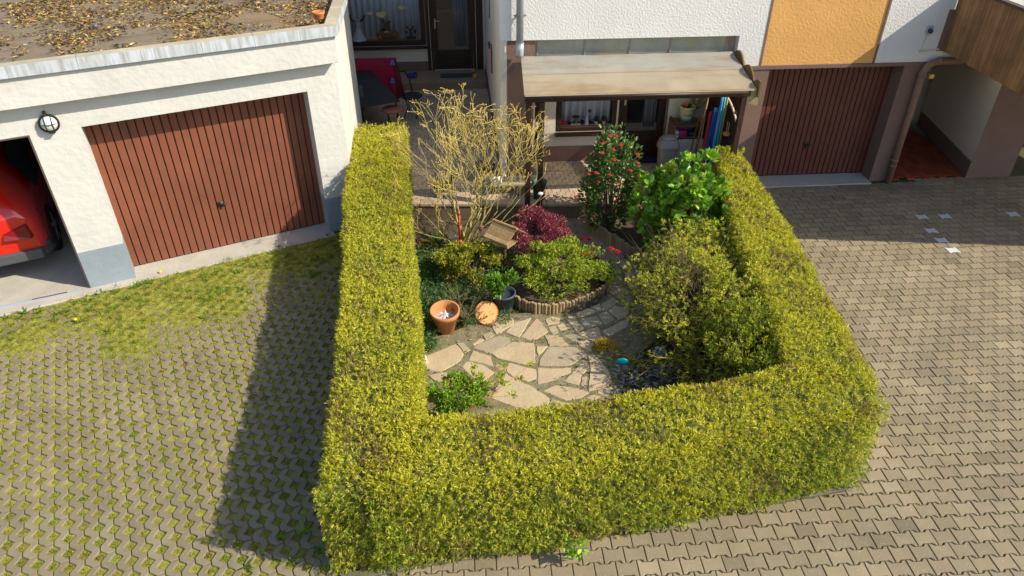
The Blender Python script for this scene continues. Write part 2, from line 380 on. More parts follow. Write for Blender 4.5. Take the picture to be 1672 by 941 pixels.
Fq = np.stack([idx[:-1, :-1], idx[:-1, 1:], idx[1:, 1:], idx[1:, :-1]], -1)[okv[:-1, :-1] & okv[1:, 1:]]
tag(np_mesh('moss_bed', np.stack([X, Y, Z], -1).reshape(-1, 3), Fq, np.ones((X.size, 3)), M['moss'], smooth=True), kind='structure')
# grass: blades in the cells and over the mossy strip
gp = []; gc = []
cs = CELLS[rng.random(len(CELLS)) < .93]
lush = np.clip(.55+.5*fn(np.concatenate([cs, cs[:, :1]*0], 1), 2.3, 6)+rng.normal(0, .28, len(cs)), .04, 1.3); reps = (lush*64).astype(int); P = np.repeat(cs, reps, 0); P = P+rng.normal(0, .021, P.shape); cellc = np.repeat(rng.random(len(cs)), reps)
gp.append(P); gc.append(cellc)
N_ = 90000; Q = np.stack([rng.uniform(-8.5, -1.2, N_), rng.uniform(2.6, 9.3, N_)], 1); mm = mossiness(Q[:, 0], Q[:, 1])
rv_ = (Q[:, 0]-GO.x)*GV.x+(Q[:, 1]-GO.y)*GV.y
kk = (rng.random(N_) < np.clip(mm*1.0, 0, 1)) & (rv_ < -.12) & (Q[:, 0] < -1.4-.13*(Q[:, 1]-3.6))
gp.append(Q[kk]); gc.append(np.full(kk.sum(), .6))
P = np.concatenate(gp); cc = np.concatenate(gc); n = len(P)
P3 = np.concatenate([P, np.full((n, 1), -.012)], 1); mz = mossiness(P[:, 0], P[:, 1]); P3[:, 2] += np.clip(mz, 0, .8)*.03
D = rng.normal(0, .75, (n, 3)); D[:, 2] = rng.uniform(.5, 1.3, n)
gcol = np.array([(.22, .32, .02), (.38, .38, .025), (.42, .33, .04), (.15, .22, .02), (.26, .18, .05)])
ci = np.clip((cc*5).astype(int), 0, 4); ci = np.where(rng.random(n) < .35, rng.integers(0, 5, n), ci); ci = np.where((mz > .25) & (rng.random(n) < .45), 3*(rng.random(n) < .5), ci)
tag(leaves('grass', P3, D, rng.uniform(.010, .028, n)*(1+1.0*np.clip(mz, 0, 1)), .0028, gcol[ci]*(1+rng.uniform(-.3, .3, (n, 1))), M['leaf'], curl=.3),
    'short grass and moss growing through the grid paving beside the garages', 'grass', kind='stuff')

# --- terrace slab in front of the house
TZ = .28
terr_poly = [(p.x, p.y) for p in (hw(-6.5, 5.2), hw(-6.5, 1.4), Vector((-2.4, 9.58, 0)), Vector((2.95, 9.55, 0)), Vector((3.42, 9.70, 0)), hw(3.7, .6), hw(.1, .62), hw(.1, 5.2))]
m = MB(); m.block(terr_poly, -.05, TZ-.014, .004, .004, (.55, .52, .48)); tag(m.build('terrace_slab', M['terrace']), kind='structure')
tp = terr_poly
tt = paver_field('terrace_paving', M['terrace'], HO.x, HO.y, HY, .135, .105, .008, .005, -6.4, 3.9, -1.1, 5.3,
                 lambda x, y: bool(inpoly(np.array([x]), np.array([y]), tp)[0]) and y > 9.70, TZ, .03, [(1, 1, 1), (1.08, 1.03, 1), (.93, .93, .92), (1, .96, .92)])
tag(tt, kind='structure')
m = MB()
for a in range(11):   # kerb stones along the terrace front
    xa = -2.35+a*.48
    if .62 < xa+.2 < 1.15: pass
    m.box(xa, xa+.474, 9.55, 9.70, 0, TZ-.045, col((.42, .37, .30), .08)); m.box(xa, xa+.474, 9.535, 9.705, TZ-.044, TZ+.006, col((.98, .92, .84), .06))  # faces darker than the caps, front shade put into their colour
tag(m.build('terrace_kerb', M['terrace'], bevel=.008), kind='structure')
# --- garden soil and gravel path down from the terrace
soil_poly = [(-1.15, 3.75), (3.2, 4.7), (3.3, 9.6), (-2.1, 9.6), (-1.5, 6)]
xs = np.arange(-2.4, 3.4, .04); ys = np.arange(3.6, 9.58, .04); X, Y = np.meshgrid(xs, ys)
Pn = np.stack([X.ravel(), Y.ravel(), 0*X.ravel()], 1)
Z = (.004+fn(Pn, 3.1)*.006+fn(Pn, 11)*.005).reshape(X.shape)+rng.normal(0, .002, X.shape)
bedr = inpoly(X, Y, [(1.30, 9.6), (1.62, 8.7), (2.05, 8.0), (2.3, 7.2), (3.3, 7.0), (3.4, 9.6)]); Z = np.where(bedr, Z+.07, Z)
ringc = G(915, 455); inr = np.hypot((X-.62)/.66, (Y-7.72)/.62) < .95; Z = np.where(inr, Z+.09, Z)
idx = np.arange(X.size).reshape(X.shape); ok = inpoly(X, Y, soil_poly)
Fq = np.stack([idx[:-1, :-1], idx[:-1, 1:], idx[1:, 1:], idx[1:, :-1]], -1)[ok[:-1, :-1] & ok[1:, 1:]]
tag(np_mesh('garden_soil', np.stack([X, Y, Z], -1).reshape(-1, 3), Fq, np.ones((X.size, 3)), M['soil'], smooth=True), kind='structure')
m = MB(); pth = [G(x, y, .03) for x, y in [(888, 346), (958, 346), (985, 378), (1015, 405), (1020, 425), (985, 425), (935, 392), (890, 372)]]
m.block([(p.x, p.y) for p in pth], 0, .034, .006, .006, (.62, .60, .58)); tag(m.build('gravel_path', M['terrace']), kind='structure')

# ================================================================== flagstones
Z6 = lambda L: [(660+x/3.92, 460+y/3.92) for x, y in L]
Z5 = lambda L: [(660+x/3.362, 280+y/3.362) for x, y in L]
FL = [Z6(q) for q in [
 [(745,355),(850,230),(922,320),(830,378)], [(647,325),(715,262),(812,232),(735,358)], [(560,290),(610,235),(690,232),(705,270),(640,310),(590,340)],
 [(500,345),(560,318),(580,345),(520,375)], [(435,420),(610,340),(700,368),(555,462)], [(560,462),(690,388),(830,395),(835,520),(800,538),(590,490)],
 [(848,415),(920,415),(860,475),(845,455)], [(898,345),(990,345),(1060,412),(930,412)], [(860,510),(925,420),(1080,418),(1170,465),(1060,540),(860,540)],
 [(650,540),(680,520),(795,550),(840,555),(845,620),(790,640),(700,610),(655,580)], [(855,550),(950,555),(1065,550),(1070,575),(960,630),(858,655)],
 [(1020,640),(1130,525),(1180,520),(1190,545),(1130,605),(1118,665)], [(1135,612),(1170,604),(1163,688),(1130,665)],
 [(1180,480),(1230,480),(1310,570),(1330,640),(1300,670),(1180,700),(1190,560)], [(890,700),(970,660),(1110,680),(1185,710),(1150,735),(1040,762)],
 [(1235,690),(1350,665),(1380,730),(1300,745),(1240,715)], [(1160,745),(1210,720),(1260,740),(1200,765)], [(410,505),(440,440),(550,475),(572,543),(500,520)],
 [(578,545),(590,515),(640,550),(610,565)], [(370,545),(400,508),(500,532),(580,578),(510,635),(440,615)],
 [(611,640),(650,585),(700,618),(800,662),(930,745),(905,810),(740,810),(560,745)], [(115,560),(130,480),(230,442),(330,398),(385,465),(350,510),(240,575)],
 [(335,395),(380,390),(425,440),(388,462)], [(430,400),(490,362),(515,375),(445,410)], [(150,600),(270,580),(330,620),(345,680),(290,680),(200,640)],
 [(905,240),(950,222),(1000,235),(990,265),(920,280)], [(920,290),(968,283),(990,325),(950,338)], [(975,280),(1020,262),(1055,305),(1000,315)],
 [(1030,235),(1080,215),(1155,300),(1105,325)], [(1095,205),(1180,170),(1230,195),(1120,232)], [(1120,240),(1230,220),(1270,270),(1155,295)],
 [(1235,210),(1290,190),(1350,240),(1290,280)], [(1110,335),(1240,290),(1270,365),(1210,388)], [(1010,340),(1090,335),(1130,360),(1100,395)],
 [(1110,385),(1160,370),(1215,400),(1200,450),(1120,410)], [(1265,320),(1400,250),(1435,240),(1430,290),(1310,355)], [(1200,160),(1250,140),(1260,183),(1232,188)],
 [(1258,150),(1330,95),(1370,125),(1290,188)], [(1310,70),(1340,20),(1425,50),(1375,110)], [(1365,140),(1430,85),(1460,110),(1440,170)],
 [(1305,188),(1350,150),(1440,177),(1415,230),(1370,240)], [(930,815),(940,750),(1040,775),(1100,800)], [(345,690),(480,650),(560,690),(540,740),(420,760)]]]
FL += [Z5(q) for q in [
 [(1215,560),(1255,545),(1305,565),(1290,625),(1240,645),(1210,600)], [(1140,590),(1192,568),(1203,600),(1180,622),(1145,625)], [(1172,482),(1240,480),(1270,508),(1220,538),(1182,520)],
 [(1110,512),(1165,487),(1173,530),(1195,558),(1150,570)], [(1050,430),(1120,425),(1160,468),(1110,500),(1070,470)], [(985,345),(1020,325),(1060,370),(1080,418),(1030,410)],
 [(1310,590),(1370,600),(1400,680),(1325,690)], [(1322,698),(1405,690),(1420,750),(1350,765)], [(1275,740),(1330,715),(1340,770),(1290,790)], [(1300,545),(1385,550),(1375,592),(1312,582)],
 [(1410,600),(1480,610),(1500,680),(1415,680)], [(1425,690),(1500,690),(1520,760),(1440,765)], [(1400,545),(1470,560),(1480,600),(1400,590)],
 [(1345,775),(1440,775),(1430,850),(1350,840)], [(1450,775),(1530,770),(1540,840),(1450,850)]]]
m = MB(); m.block([(p.x, p.y) for p in [G(x, y) for x, y in [(676, 600), (690, 560), (750, 540), (800, 515), (840, 515), (960, 505), (995, 480), (1008, 440), (985, 425), (1005, 418), (1060, 440), (1100, 480), (1110, 530), (1030, 590), (1010, 645), (900, 680), (690, 690)]]], -.03, .0245, .004, .004, (.60, .52, .36)); tag(m.build('path_bed', M['flag_bed']), kind='structure')
flag_polys = []
m = MB()
for q in FL:
    w_ = [G(x, y, .03) for x, y in q]; pl = [(p.x, p.y) for p in w_]; n = len(pl)
    cxy = np.mean(pl, 0); fine = []
    for i in range(n):       # wobbling broken edges
        a = np.array(pl[i]); b = np.array(pl[(i+1) % n]); Ls = np.linalg.norm(b-a); k = max(1, int(Ls/.05))
        for s in range(k):
            t = s/k; p = a+(b-a)*t
            p = cxy+(p-cxy)*(1.0 if s == 0 else 1.03)
            fine.append(tuple(p+rng.normal(0, .0035, 2)))
    flag_polys.append(pl)
    warm = random.random(); c = col((1.05, 1.0, .95) if warm < .45 else ((1.05, .98, .88) if warm < .7 else (.82, .82, .80)), .09)
    if cxy[0] > 1.35 : c = col((.72, .75, .80), .07)  # stones on the right: bluish hedge shade put into their colour
    m.block(fine, -.02, .032+random.uniform(-.003, .004), .006, .006, c)
tag(m.build('flagstone_path', M['flag']), kind='structure')

# ================================================================== KERB at the front of the hedge
m = MB(); L_ = (hf1-hf0).length; dr = (hf1-hf0).normalized(); nr = Vector((-dr.y, dr.x, 0)); q0 = hf0-dr*.22
for k in range(10):
    a = q0+dr*(k*.46); b = a+dr*.454
    m.hexa([a-nr*.02, b-nr*.02, b+nr*.05, a+nr*.05]+[p+Vector((0, 0, .030+.006*(k % 2))) for p in (a-nr*.02, b-nr*.02, b+nr*.05, a+nr*.05)], col((.30, .30, .27), .15))
tag(m.build('kerb', material('kerb_stone', (.115, .105, .07), .95, .3, 9, .5, 60, stain=(.12, .13, .025), stain_amt=.4, stain_scale=7), bevel=.006), kind='structure')

# ================================================================== THE HEDGE (one clipped U)
ARMS = [  # centre x, y, half width, height
 [(-2.06, 10.55, .42, 1.12), (-1.83, 8.6, .43, 1.05), (-1.42, 6.2, .41, 1.04), (-1.20, 4.6, .41, 1.05), (-1.10, 3.60, .40, 1.04)],
 [(-1.15, 3.88, .42, 1.05), (.3, 4.09, .41, 1.04), (1.8, 4.40, .39, 1.06), (2.88, 4.68, .40, 1.08), (3.06, 4.73, .38, 1.08)],
 [(2.88, 4.72, .40, 1.08), (2.98, 6.0, .38, 1.06), (3.05, 7.4, .37, 1.06), (3.13, 8.8, .28, 1.06), (3.20, 9.75, .20, 1.08)]]
def arm_eval(arm, t):
    a = np.array(arm); seg = np.linalg.norm(np.diff(a[:, :2], axis=0), axis=1); cum = np.concatenate([[0], np.cumsum(seg)])
    s = t*cum[-1]; o = np.stack([np.interp(s, cum, a[:, k]) for k in range(4)], 1)
    e = .05/cum[-1]; o1 = np.stack([np.interp(np.clip(s+.25, 0, cum[-1]), cum, a[:, k]) for k in range(2)], 1); o0 = np.stack([np.interp(np.clip(s-.25, 0, cum[-1]), cum, a[:, k]) for k in range(2)], 1)
    T = unit(o1-o0); return o, T, cum[-1]
def arm_surface(arm, t, th, cap=None, rad=None):
    """th in 0..1 round the profile from the right foot over the top to the left foot"""
    o, T, _ = arm_eval(arm, t); hwid = o[:, 2]; h = o[:, 3]; Sd = np.stack([T[:, 1], -T[:, 0]], 1)
    per = 2*h+2*hwid; d = th*per
    x = np.where(d < h, hwid, np.where(d < h+2*hwid, hwid-(d-h), -hwid)); z = np.where(d < h, d, np.where(d < h+2*hwid, h, per-d))
    nx = np.where(d < h, 1., np.where(d < h+2*hwid, 0, -1.)); nz = np.where((d >= h) & (d < h+2*hwid), 1., 0.)
    r = .15; ax = np.abs(x); cx = hwid-r; cz = h-r          # round the shoulders
    cor = (ax > cx) & (z > cz); vx = ax-cx; vz = z-cz; ln = np.maximum(np.hypot(vx, vz), 1e-6)
    k = r/ln; sgn = np.sign(x)
    x = np.where(cor, sgn*(cx+vx*k), x); z = np.where(cor, cz+vz*k, z); nx = np.where(cor, sgn*vx/ln, nx); nz = np.where(cor, vz/ln, nz)
    x = x*(.86+.14*np.clip(z/.30, 0, 1))                     # drawn in at the foot
    P = np.stack([o[:, 0]+Sd[:, 0]*x, o[:, 1]+Sd[:, 1]*x, z], 1); Nn = np.stack([Sd[:, 0]*nx, Sd[:, 1]*nx, nz], 1)
    return P, unit(Nn)
def inside(P, arm, m=.06):
    a = np.array(arm); r = np.zeros(len(P), bool)
    for i in range(len(a)-1):
        p0 = a[i, :2]; d = a[i+1, :2]-p0; L2 = d@d; t = np.clip(((P[:, :2]-p0)@d)/L2, 0, 1)
        q = p0+t[:, None]*d; dist = np.linalg.norm(P[:, :2]-q, axis=1); hh = a[i, 2]+t*(a[i+1, 2]-a[i, 2]); ht = a[i, 3]+t*(a[i+1, 3]-a[i, 3])
        raw = ((P[:, :2]-p0)@d)/L2; okk = np.ones(len(P), bool)
        if i == 0: okk &= raw > .0
        if i == len(a)-2: okk &= raw < 1.
        r |= okk & (dist < hh-m) & (P[:, 2] < ht-m)
    return r
hedge = empty('hedge', (-1.1, 4.0, 0), 0, 'clipped golden green conifer hedge enclosing the small garden on three sides', 'hedge')
hedge_inv = Matrix.Translation(Vector((1.1, -4.0, 0)))
def off(o): o.matrix_parent_inverse = hedge_inv; return o
HPn = []; HNn = []
for ai, arm in enumerate(ARMS):
    L_ = arm_eval(arm, np.array([0.]))[2]; per = 2*1.05+.8; n = int(L_*per*2100)
    P, Nn = arm_surface(arm, rng.random(n), rng.random(n)); HPn.append(P); HNn.append(Nn)
for arm, end, sg in ((ARMS[0], 0., -1), (ARMS[2], 1., 1), (ARMS[0], 1., 1), (ARMS[1], 1., 1)):       # the two free ends
    n = 1600; o, T, _ = arm_eval(arm, np.full(n, end)); Sd = np.stack([T[:, 1], -T[:, 0]], 1)
    x = rng.uniform(-1, 1, n)*o[:, 2]; z = rng.uniform(0, 1, n)*o[:, 3]
    P = np.stack([o[:, 0]+Sd[:, 0]*x, o[:, 1]+Sd[:, 1]*x, z], 1)+np.concatenate([T*sg*.08, np.zeros((n, 1))], 1); HPn.append(P); HNn.append(np.concatenate([T*sg, np.zeros((n, 1))], 1))
P = np.concatenate(HPn); Nn = np.concatenate(HNn)
k = np.zeros(len(P), bool)
for arm in ARMS: k |= inside(P, arm)
P = P[~k]; Nn = Nn[~k]
bumpn = fn(P, 3.1)*.026+fn(P, 9, 2.)*.018+fn(P, 21, 4.)*.010
P = P+Nn*(bumpn-.035+rng.uniform(-.05, .025, len(P)))[:, None]
deep = rng.random(len(P))
n = len(P); B = 6
lead = unit(Nn*.8+rng.normal(0, .55, (n, 3))+np.array([.10, -.0, .30]))
Pr = np.repeat(P, B, 0)+np.repeat(lead, B, 0)*rng.uniform(0, .026, (n*B, 1))
Dr = np.repeat(lead, B, 0)+rng.normal(0, .55, (n*B, 3))
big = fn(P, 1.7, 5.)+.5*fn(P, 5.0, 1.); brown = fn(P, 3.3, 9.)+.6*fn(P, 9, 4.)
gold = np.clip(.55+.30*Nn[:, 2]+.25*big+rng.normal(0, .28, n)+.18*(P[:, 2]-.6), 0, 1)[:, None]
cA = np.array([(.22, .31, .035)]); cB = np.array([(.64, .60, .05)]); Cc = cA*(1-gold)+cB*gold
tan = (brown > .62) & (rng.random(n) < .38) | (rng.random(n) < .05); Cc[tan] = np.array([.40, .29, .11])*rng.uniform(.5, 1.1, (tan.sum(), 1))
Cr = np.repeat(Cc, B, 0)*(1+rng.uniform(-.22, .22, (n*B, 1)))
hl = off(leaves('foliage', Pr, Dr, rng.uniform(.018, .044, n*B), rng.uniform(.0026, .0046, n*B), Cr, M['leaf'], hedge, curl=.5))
m = MB()
for arm in ARMS:     # dim woody interior
    K = 26; J = 24
    tt_ = np.repeat(np.linspace(0, 1, K), J); th = np.tile(np.linspace(0.0, 1.0, J), K); Pc, Nc = arm_surface(arm, tt_, th); Pc = Pc-Nc*.085; Pc[:, 2] = np.maximum(Pc[:, 2], .03)
    m.add([tuple(p) for p in Pc], [(a*J+b, (a+1)*J+b, (a+1)*J+b+1, a*J+b+1) for a in range(K-1) for b in range(J-1)]+[tuple(range(J)), tuple((K-1)*J+b for b in range(J))])
off(m.build('inner_growth', M['core'], hedge))
m = MB()
for arm in ARMS:
    L_ = arm_eval(arm, np.array([0.]))[2]
    for s in np.arange(.1, L_, .28):
        o, T, _ = arm_eval(arm, np.array([s/L_])); x, y = o[0, 0]+random.uniform(-.1, .1), o[0, 1]+random.uniform(-.1, .1)
        m.tube([(x, y, 0), (x+.03, y, .4), (x, y+.02, .85)], [.022, .016, .006], 5)
off(m.build('stem', M['bark'], hedge))

# ================================================================== LEFT GARAGE
gar = empty('garage_building', tuple(GO), GA, 'white rendered flat roofed garage block with dead leaves on its roof', 'garage')
GB, GT = 2.845, 2.97
m = MB()
m.box(-.29, .13, 0, .36, 0, 2.14).box(-3.48, -2.95, 0, .36, 0, 2.14).box(-3.478, -3.02, .362, 4.5, 0, 2.14).box(-9, -5.98, 0, .32, 0, 2.14)
m.box(-9, .13, 0, .32, 2.14, 2.80)
sw = [(.13, 0), (1.0, 2.25), (.85, 2.3), (-.02, .1)]
m.add([(x, y, 0) for x, y in sw]+[(x, y, 2.845) for x, y in sw], [(0, 1, 5, 4), (1, 2, 6, 5), (2, 3, 7, 6), (3, 0, 4, 7), (4, 5, 6, 7)])
m.build('wall', M['stucco_fine'], gar)
m = MB(); m.box(-9, .14, -.16, 0, 2.50, 2.84); m.build('fascia_band', M['stucco_fine'], gar, bevel=.006)
m = MB(); m.box(-3.483, -2.944, -.006, .27, 0, .555); m.build('plinth', M['plinth_blue'], gar)
m = MB(); m.box(-.296, .134, -.006, .27, 0, .555)
m.add([(.136, -.006, 0), (.62, 1.24, 0), (.62, 1.24, .5), (.136, -.006, .555)], [(0, 1, 2, 3)])
m.build('plinth', M['plinth_blue'], gar)
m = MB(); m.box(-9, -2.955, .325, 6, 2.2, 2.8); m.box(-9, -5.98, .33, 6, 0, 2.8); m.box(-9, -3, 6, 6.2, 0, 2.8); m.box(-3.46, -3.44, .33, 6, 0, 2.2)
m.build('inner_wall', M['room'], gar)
# roof surface, upstand and zinc capping
m = MB(); rp = [(-9, -.08), (.12, -.08), (1.60, 3.85), (1.60, 8), (-9, 8)]
m.add([(x, y, 2.86) for x, y in rp]+[(x, y, 2.80) for x, y in rp], [(0, 1, 2, 3, 4), (9, 8, 7, 6, 5)])
for a, b in ((.9, 0), (1.75, 1), (2.7, 2), (3.6, 3)): m.box(-9, .3+a*.3, a, a+.008, 2.861, 2.868)
roof = m.build('roof', M['felt'], gar)
def strip(pts, w0, w1, z0, z1, mb, c=None):       # offset strip along an open path
    pts = [Vector(p) for p in pts]; ns = []
    for i in range(len(pts)):
        d = []
        if i: d.append((pts[i]-pts[i-1]).normalized())
        if i < len(pts)-1: d.append((pts[i+1]-pts[i]).normalized())
        nn = [Vector((-k.y, k.x)) for k in d]; q = sum(nn, Vector((0, 0))); q = q/max(q.dot(nn[0]), .4); ns.append(q)
    for i in range(len(pts)-1):
        a, b = pts[i], pts[i+1]; q = [a+ns[i]*w0, b+ns[i+1]*w0, b+ns[i+1]*w1, a+ns[i]*w1]
        mb.hexa([(p.x, p.y, z0) for p in q]+[(p.x, p.y, z1) for p in q], c)
path = [(-9, -.205), (.165, -.205), (1.70, 3.9)]
m = MB(); strip(path, 0.006, .165, 2.945, 2.970, m); strip(path, .16, .175, 2.86, 2.955, m); m.build('capping', M['zinc_top'], gar)
m = MB(); strip(path, 0, .006, GB, 2.972, m)
for u_ in (-8, -6.2, -4.6, -3.42, -2.75, -2.1, -1.45, -.85, -.3): m.box(u_, u_+.012, -.209, -.203, GB, 2.972, (.6, .6, .6))
m.build('capping_front', M['zinc'], gar)
for u_ in (-4.6, -2.75, -.85): MB().box(u_, u_+.01, -.208, -.042, 2.9695, 2.9725, (.3, .25, .2)).build('capping_seam', M['plain'], gar)
# up-and-over door
def ribbed_door(parent, u0, u1, z0, z1, v, nrib, mat, hu, hz):
    d = empty('garage_door', (0, 0, 0)); d.parent = parent
    m = MB(); m.box(u0, u1, v+.02, v+.05, z0, z1); w_ = (u1-u0)/nrib
    m.build('backing', M['groove'], d)
    m = MB()
    for k in range(nrib): m.box(u0+k*w_+.009, u0+(k+1)*w_-.004, v, v+.019, z0+.012, z1-.006, col(W1, .05))
    m.build('panel', mat, d, bevel=.005)
    m = MB(); m.box(hu-.045, hu+.045, v-.012, v, hz-.03, hz+.03); m.tube([(hu-.01, v-.012, hz), (hu-.01, v-.04, hz), (hu+.075, v-.045, hz+.012)], [.012, .011, .009], 8); m.ball((hu, v-.014, hz-.055), .014)
    m.build('handle', M['black'], d, smooth=True)
    m = MB(); m.box(u0-.03, u0, v-.012, v+.05, z0, z1+.03).box(u1, u1+.03, v-.012, v+.05, z0, z1+.03).box(u0, u1, v-.012, v+.05, z1, z1+.03); m.build('frame', M['door_dark'], d)
    return d
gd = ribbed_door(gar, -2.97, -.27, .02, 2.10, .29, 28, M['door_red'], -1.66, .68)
m = MB(); m.box(-2.99, -.25, -.13, .34, -.02, .018).box(-9, -2.99, -.16, .25, -.02, .022); m.build('threshold', M['apron'], gar, bevel=.006)
m = MB(); m.box(-9, -3.4, .25, 6, -.02, .015); m.build('garage_floor', M['apron'], gar)
m = MB(); m.box(-3.5, -3.482, .0, .05, .02, 2.14, (.10, .07, .06)); m.box(-6, -3.5, .0, .05, 2.12, 2.14, (.10, .07, .06)); m.build('door_track', M['plain'], gar)
# lying slim bar in the opening
bar = empty('metal_rail', (0, 0, 0), 0, 'thin blue grey metal rail lying across the open garage threshold', 'rail')
m = MB(); m.rbox((0, 0, .03), (1.3, .03, .02), c=(.30, .38, .46)); m.rbox((.30, .0, .048), (.4, .014, .01), c=(.16, .05, .03)); o = m.build('rail', M['plain'], bar, bevel=.003)
bar.location = gw(-4.25, .02); bar.rotation_euler = (0, 0, GA-.06)

# leaf litter on the roof
n = 30000; u_ = rng.uniform(-6.5, 1.1, n); v_ = rng.uniform(.0, 3.6, n)
nn = fn(np.stack([u_, v_, 0*u_], 1), 2.4)*.6+fn(np.stack([u_, v_, 0*u_], 1), 6, 3)*.4
kk = (rng.random(n) < np.clip(.26+nn*1.1+.16*v_-.05*(u_ < -3), 0, 1)) & (v_ > (u_-.15)/.36+.25)
u_, v_ = u_[kk], v_[kk]; n = len(u_)
P = np.array(GO)+u_[:, None]*np.array(GX)+v_[:, None]*np.array(GV); P[:, 2] = 2.869+rng.uniform(0, .012, n)
D = rng.normal(0, 1, (n, 3)); D[:, 2] *= .22
tag(leaves('leaf_litter', P, D, rng.uniform(.02, .08, n), rng.uniform(.004, .014, n), pal(n, [(.30, .17, .045), (.42, .25, .06), (.12, .065, .025), (.05, .035, .025), (.45, .34, .14), (.30, .28, .05)], [3, 2, 4, 3, 1.2, 1], .35), M['litter'], shape='oval'),
    'dead brown and yellow leaves strewn over the flat garage roof', 'leaves', kind='stuff')
# flowerpot and stone ball on the roof
p = G(521, 32, 2.972); pr = empty('flower_pot', tuple(p), 0, 'small orange clay pot on the corner of the garage roof', 'flower pot')
m = MB(); m.lathe((0, 0, 0), [(.045, 0), (.062, .02), (.075, .07), (.082, .075), (.082, .10), (.070, .10), (.058, .03), (0.001, .03)], 18, (1.1, .9, .7)); m.build('pot', M['terracotta'], pr, smooth=True)
p = G(157, 47, 2.87); m = MB(); m.ball((0, 0, .032), .036, (.10, .11, .13), 12, 8); o = m.build('stone_ball', M['gloss'], smooth=True); o.location = p; tag(o, 'dark grey ball lying among the leaves on the garage roof', 'ball')

# wall lamp
lp = empty('wall_lamp', tuple(gw(-3.245, 0, 2.25)), GA, 'round black wall lamp with a wire guard above the open garage', 'wall lamp')
m = MB(); Mx = Matrix.Rotation(R(90), 3, 'X')
m.lathe((0, 0, 0), [(.10, 0), (.105, .012), (.105, .035), (.09, .04)], 24, (.02, .02, .022), Mx); m.build('housing', M['plain'], lp, smooth=True)
m = MB(); m.lathe((0, 0, 0), [(.088, .036), (.084, .06), (.065, .085), (.035, .098), (.001, .102)], 24, (.62, .64, .62), Mx); m.build('glass_dome', M['gloss'], lp, smooth=True)
m = MB()
for xx in (-.035, .035): m.tube([(xx, -.04, .085), (xx, -.085, .06), (xx, -.108, 0), (xx, -.085, -.06), (xx, -.04, -.085)], .006, 6, (.02, .02, .02))
m.tube([(-.09, -.04, 0), (-.06, -.09, 0), (0, -.11, 0), (.06, -.09, 0), (.09, -.04, 0)], .005, 6, (.02, .02, .02))
m.tube([(.1*math.cos(a), -.045, .1*math.sin(a)) for a in np.linspace(0, 2*math.pi, 25)], .009, 6, (.02, .02, .02)); m.rbox((.0, -.05, -.095), (.06, .05, .03), c=(.02, .02, .02)); m.rbox((-.01, -.02, .12), (.03, .04, .04), c=(.05, .045, .03)); m.build('guard', M['plain'], lp)

# ================================================================== RED CAR in the open garage
car = empty('red_car', tuple(gw(-4.70, .62)), GA, 'bright red hatchback parked nose in inside the open left garage', 'car')
m = MB()
def car_ring(y, hwid, zb, zs, zt, ht):   # section across the car: sill, shoulder, roof
    return [(-hwid, y, zb), (-hwid-.015, y, (zb+zs)/2), (-hwid+.01, y, zs), (-ht-.02, y, (zs+zt)/2+.08), (-ht+.1, y, zt-.03), (0, y, zt), (ht-.1, y, zt-.03), (ht+.02, y, (zs+zt)/2+.08), (hwid-.01, y, zs), (hwid+.015, y, (zb+zs)/2), (hwid, y, zb)]
rings = [car_ring(.0, .70, .42, .78, .90, .60), car_ring(.03, .80, .32, .86, .98, .62), car_ring(.16, .85, .28, .92, 1.16, .58), (car_ring(.42, .86, .25, .95, 1.44, .54)), car_ring(.62, .865, .25, .95, 1.49, .55),
         car_ring(1.6, .87, .25, .93, 1.50, .57), car_ring(2.4, .87, .25, .92, 1.42, .55), car_ring(3.0, .86, .25, .90, .98, .6), car_ring(3.8, .80, .28, .78, .82, .55), car_ring(4.1, .66, .35, .6, .64, .5)]
n_ = 11; vs = [p for r_ in rings for p in r_]; fs = []
for a in range(len(rings)-1):
    for b in range(n_-1): fs.append((a*n_+b, a*n_+b+1, (a+1)*n_+b+1, (a+1)*n_+b))
fs += [tuple(range(n_))[::-1], tuple((len(rings)-1)*n_+b for b in range(n_))]
m.add(vs, fs); o = m.build('body', M['carred'], car, smooth=True); ss = o.modifiers.new('s', 'SUBSURF'); ss.levels = 2; ss.render_levels = 2
m = MB(); m.add([(-.50, .20, .98), (.50, .20, .98), (.44, .41, 1.36), (-.44, .41, 1.36), (0, .155, 1.0), (0, .375, 1.39)], [(0, 4, 5, 3), (4, 1, 2, 5)], (.01, .012, .015)); m.build('rear_window', M['gloss'], car)
m = MB(); m.add([(.875, .75, .97), (.875, 2.5, .95), (.62, 2.2, 1.36), (.62, .95, 1.38)], [(0, 1, 2, 3)], (.01, .012, .015)); m.build('side_window', M['gloss'], car)
m = MB()
m.add([(.855, .30, .64), (.70, -.0, .60), (.42, -.03, .64), (.44, .0, .72), (.68, .02, .80), (.845, .36, .84),
       (.885, .31, .64), (.72, -.04, .60), (.42, -.06, .64), (.44, -.03, .72), (.70, -.02, .80), (.875, .37, .84)],
      [(6, 7, 10, 11), (7, 8, 9, 10), (0, 6, 11, 5), (5, 11, 10, 4), (4, 10, 9, 3), (0, 1, 7, 6), (1, 2, 8, 7)], (.20, .006, .008)); m.build('tail_light', M['gloss'], car, bevel=.006)
m = MB(); m.box(-.78, .78, -.045, .12, .30, .44, (.07, .075, .08)); m.hexa([(.74, -.03, .27), (.87, .18, .27), (.87, .62, .27), (.74, .62, .27), (.74, -.03, .44), (.87, .14, .46), (.87, .62, .46), (.74, .62, .44)], (.07, .075, .08)); m.build('bumper', M['plain'], car, bevel=.02, seg=2)
m = MB(); m.box(.865, .885, .3, 3.2, .25, .33, (.03, .03, .03)); m.build('sill', M['plain'], car)
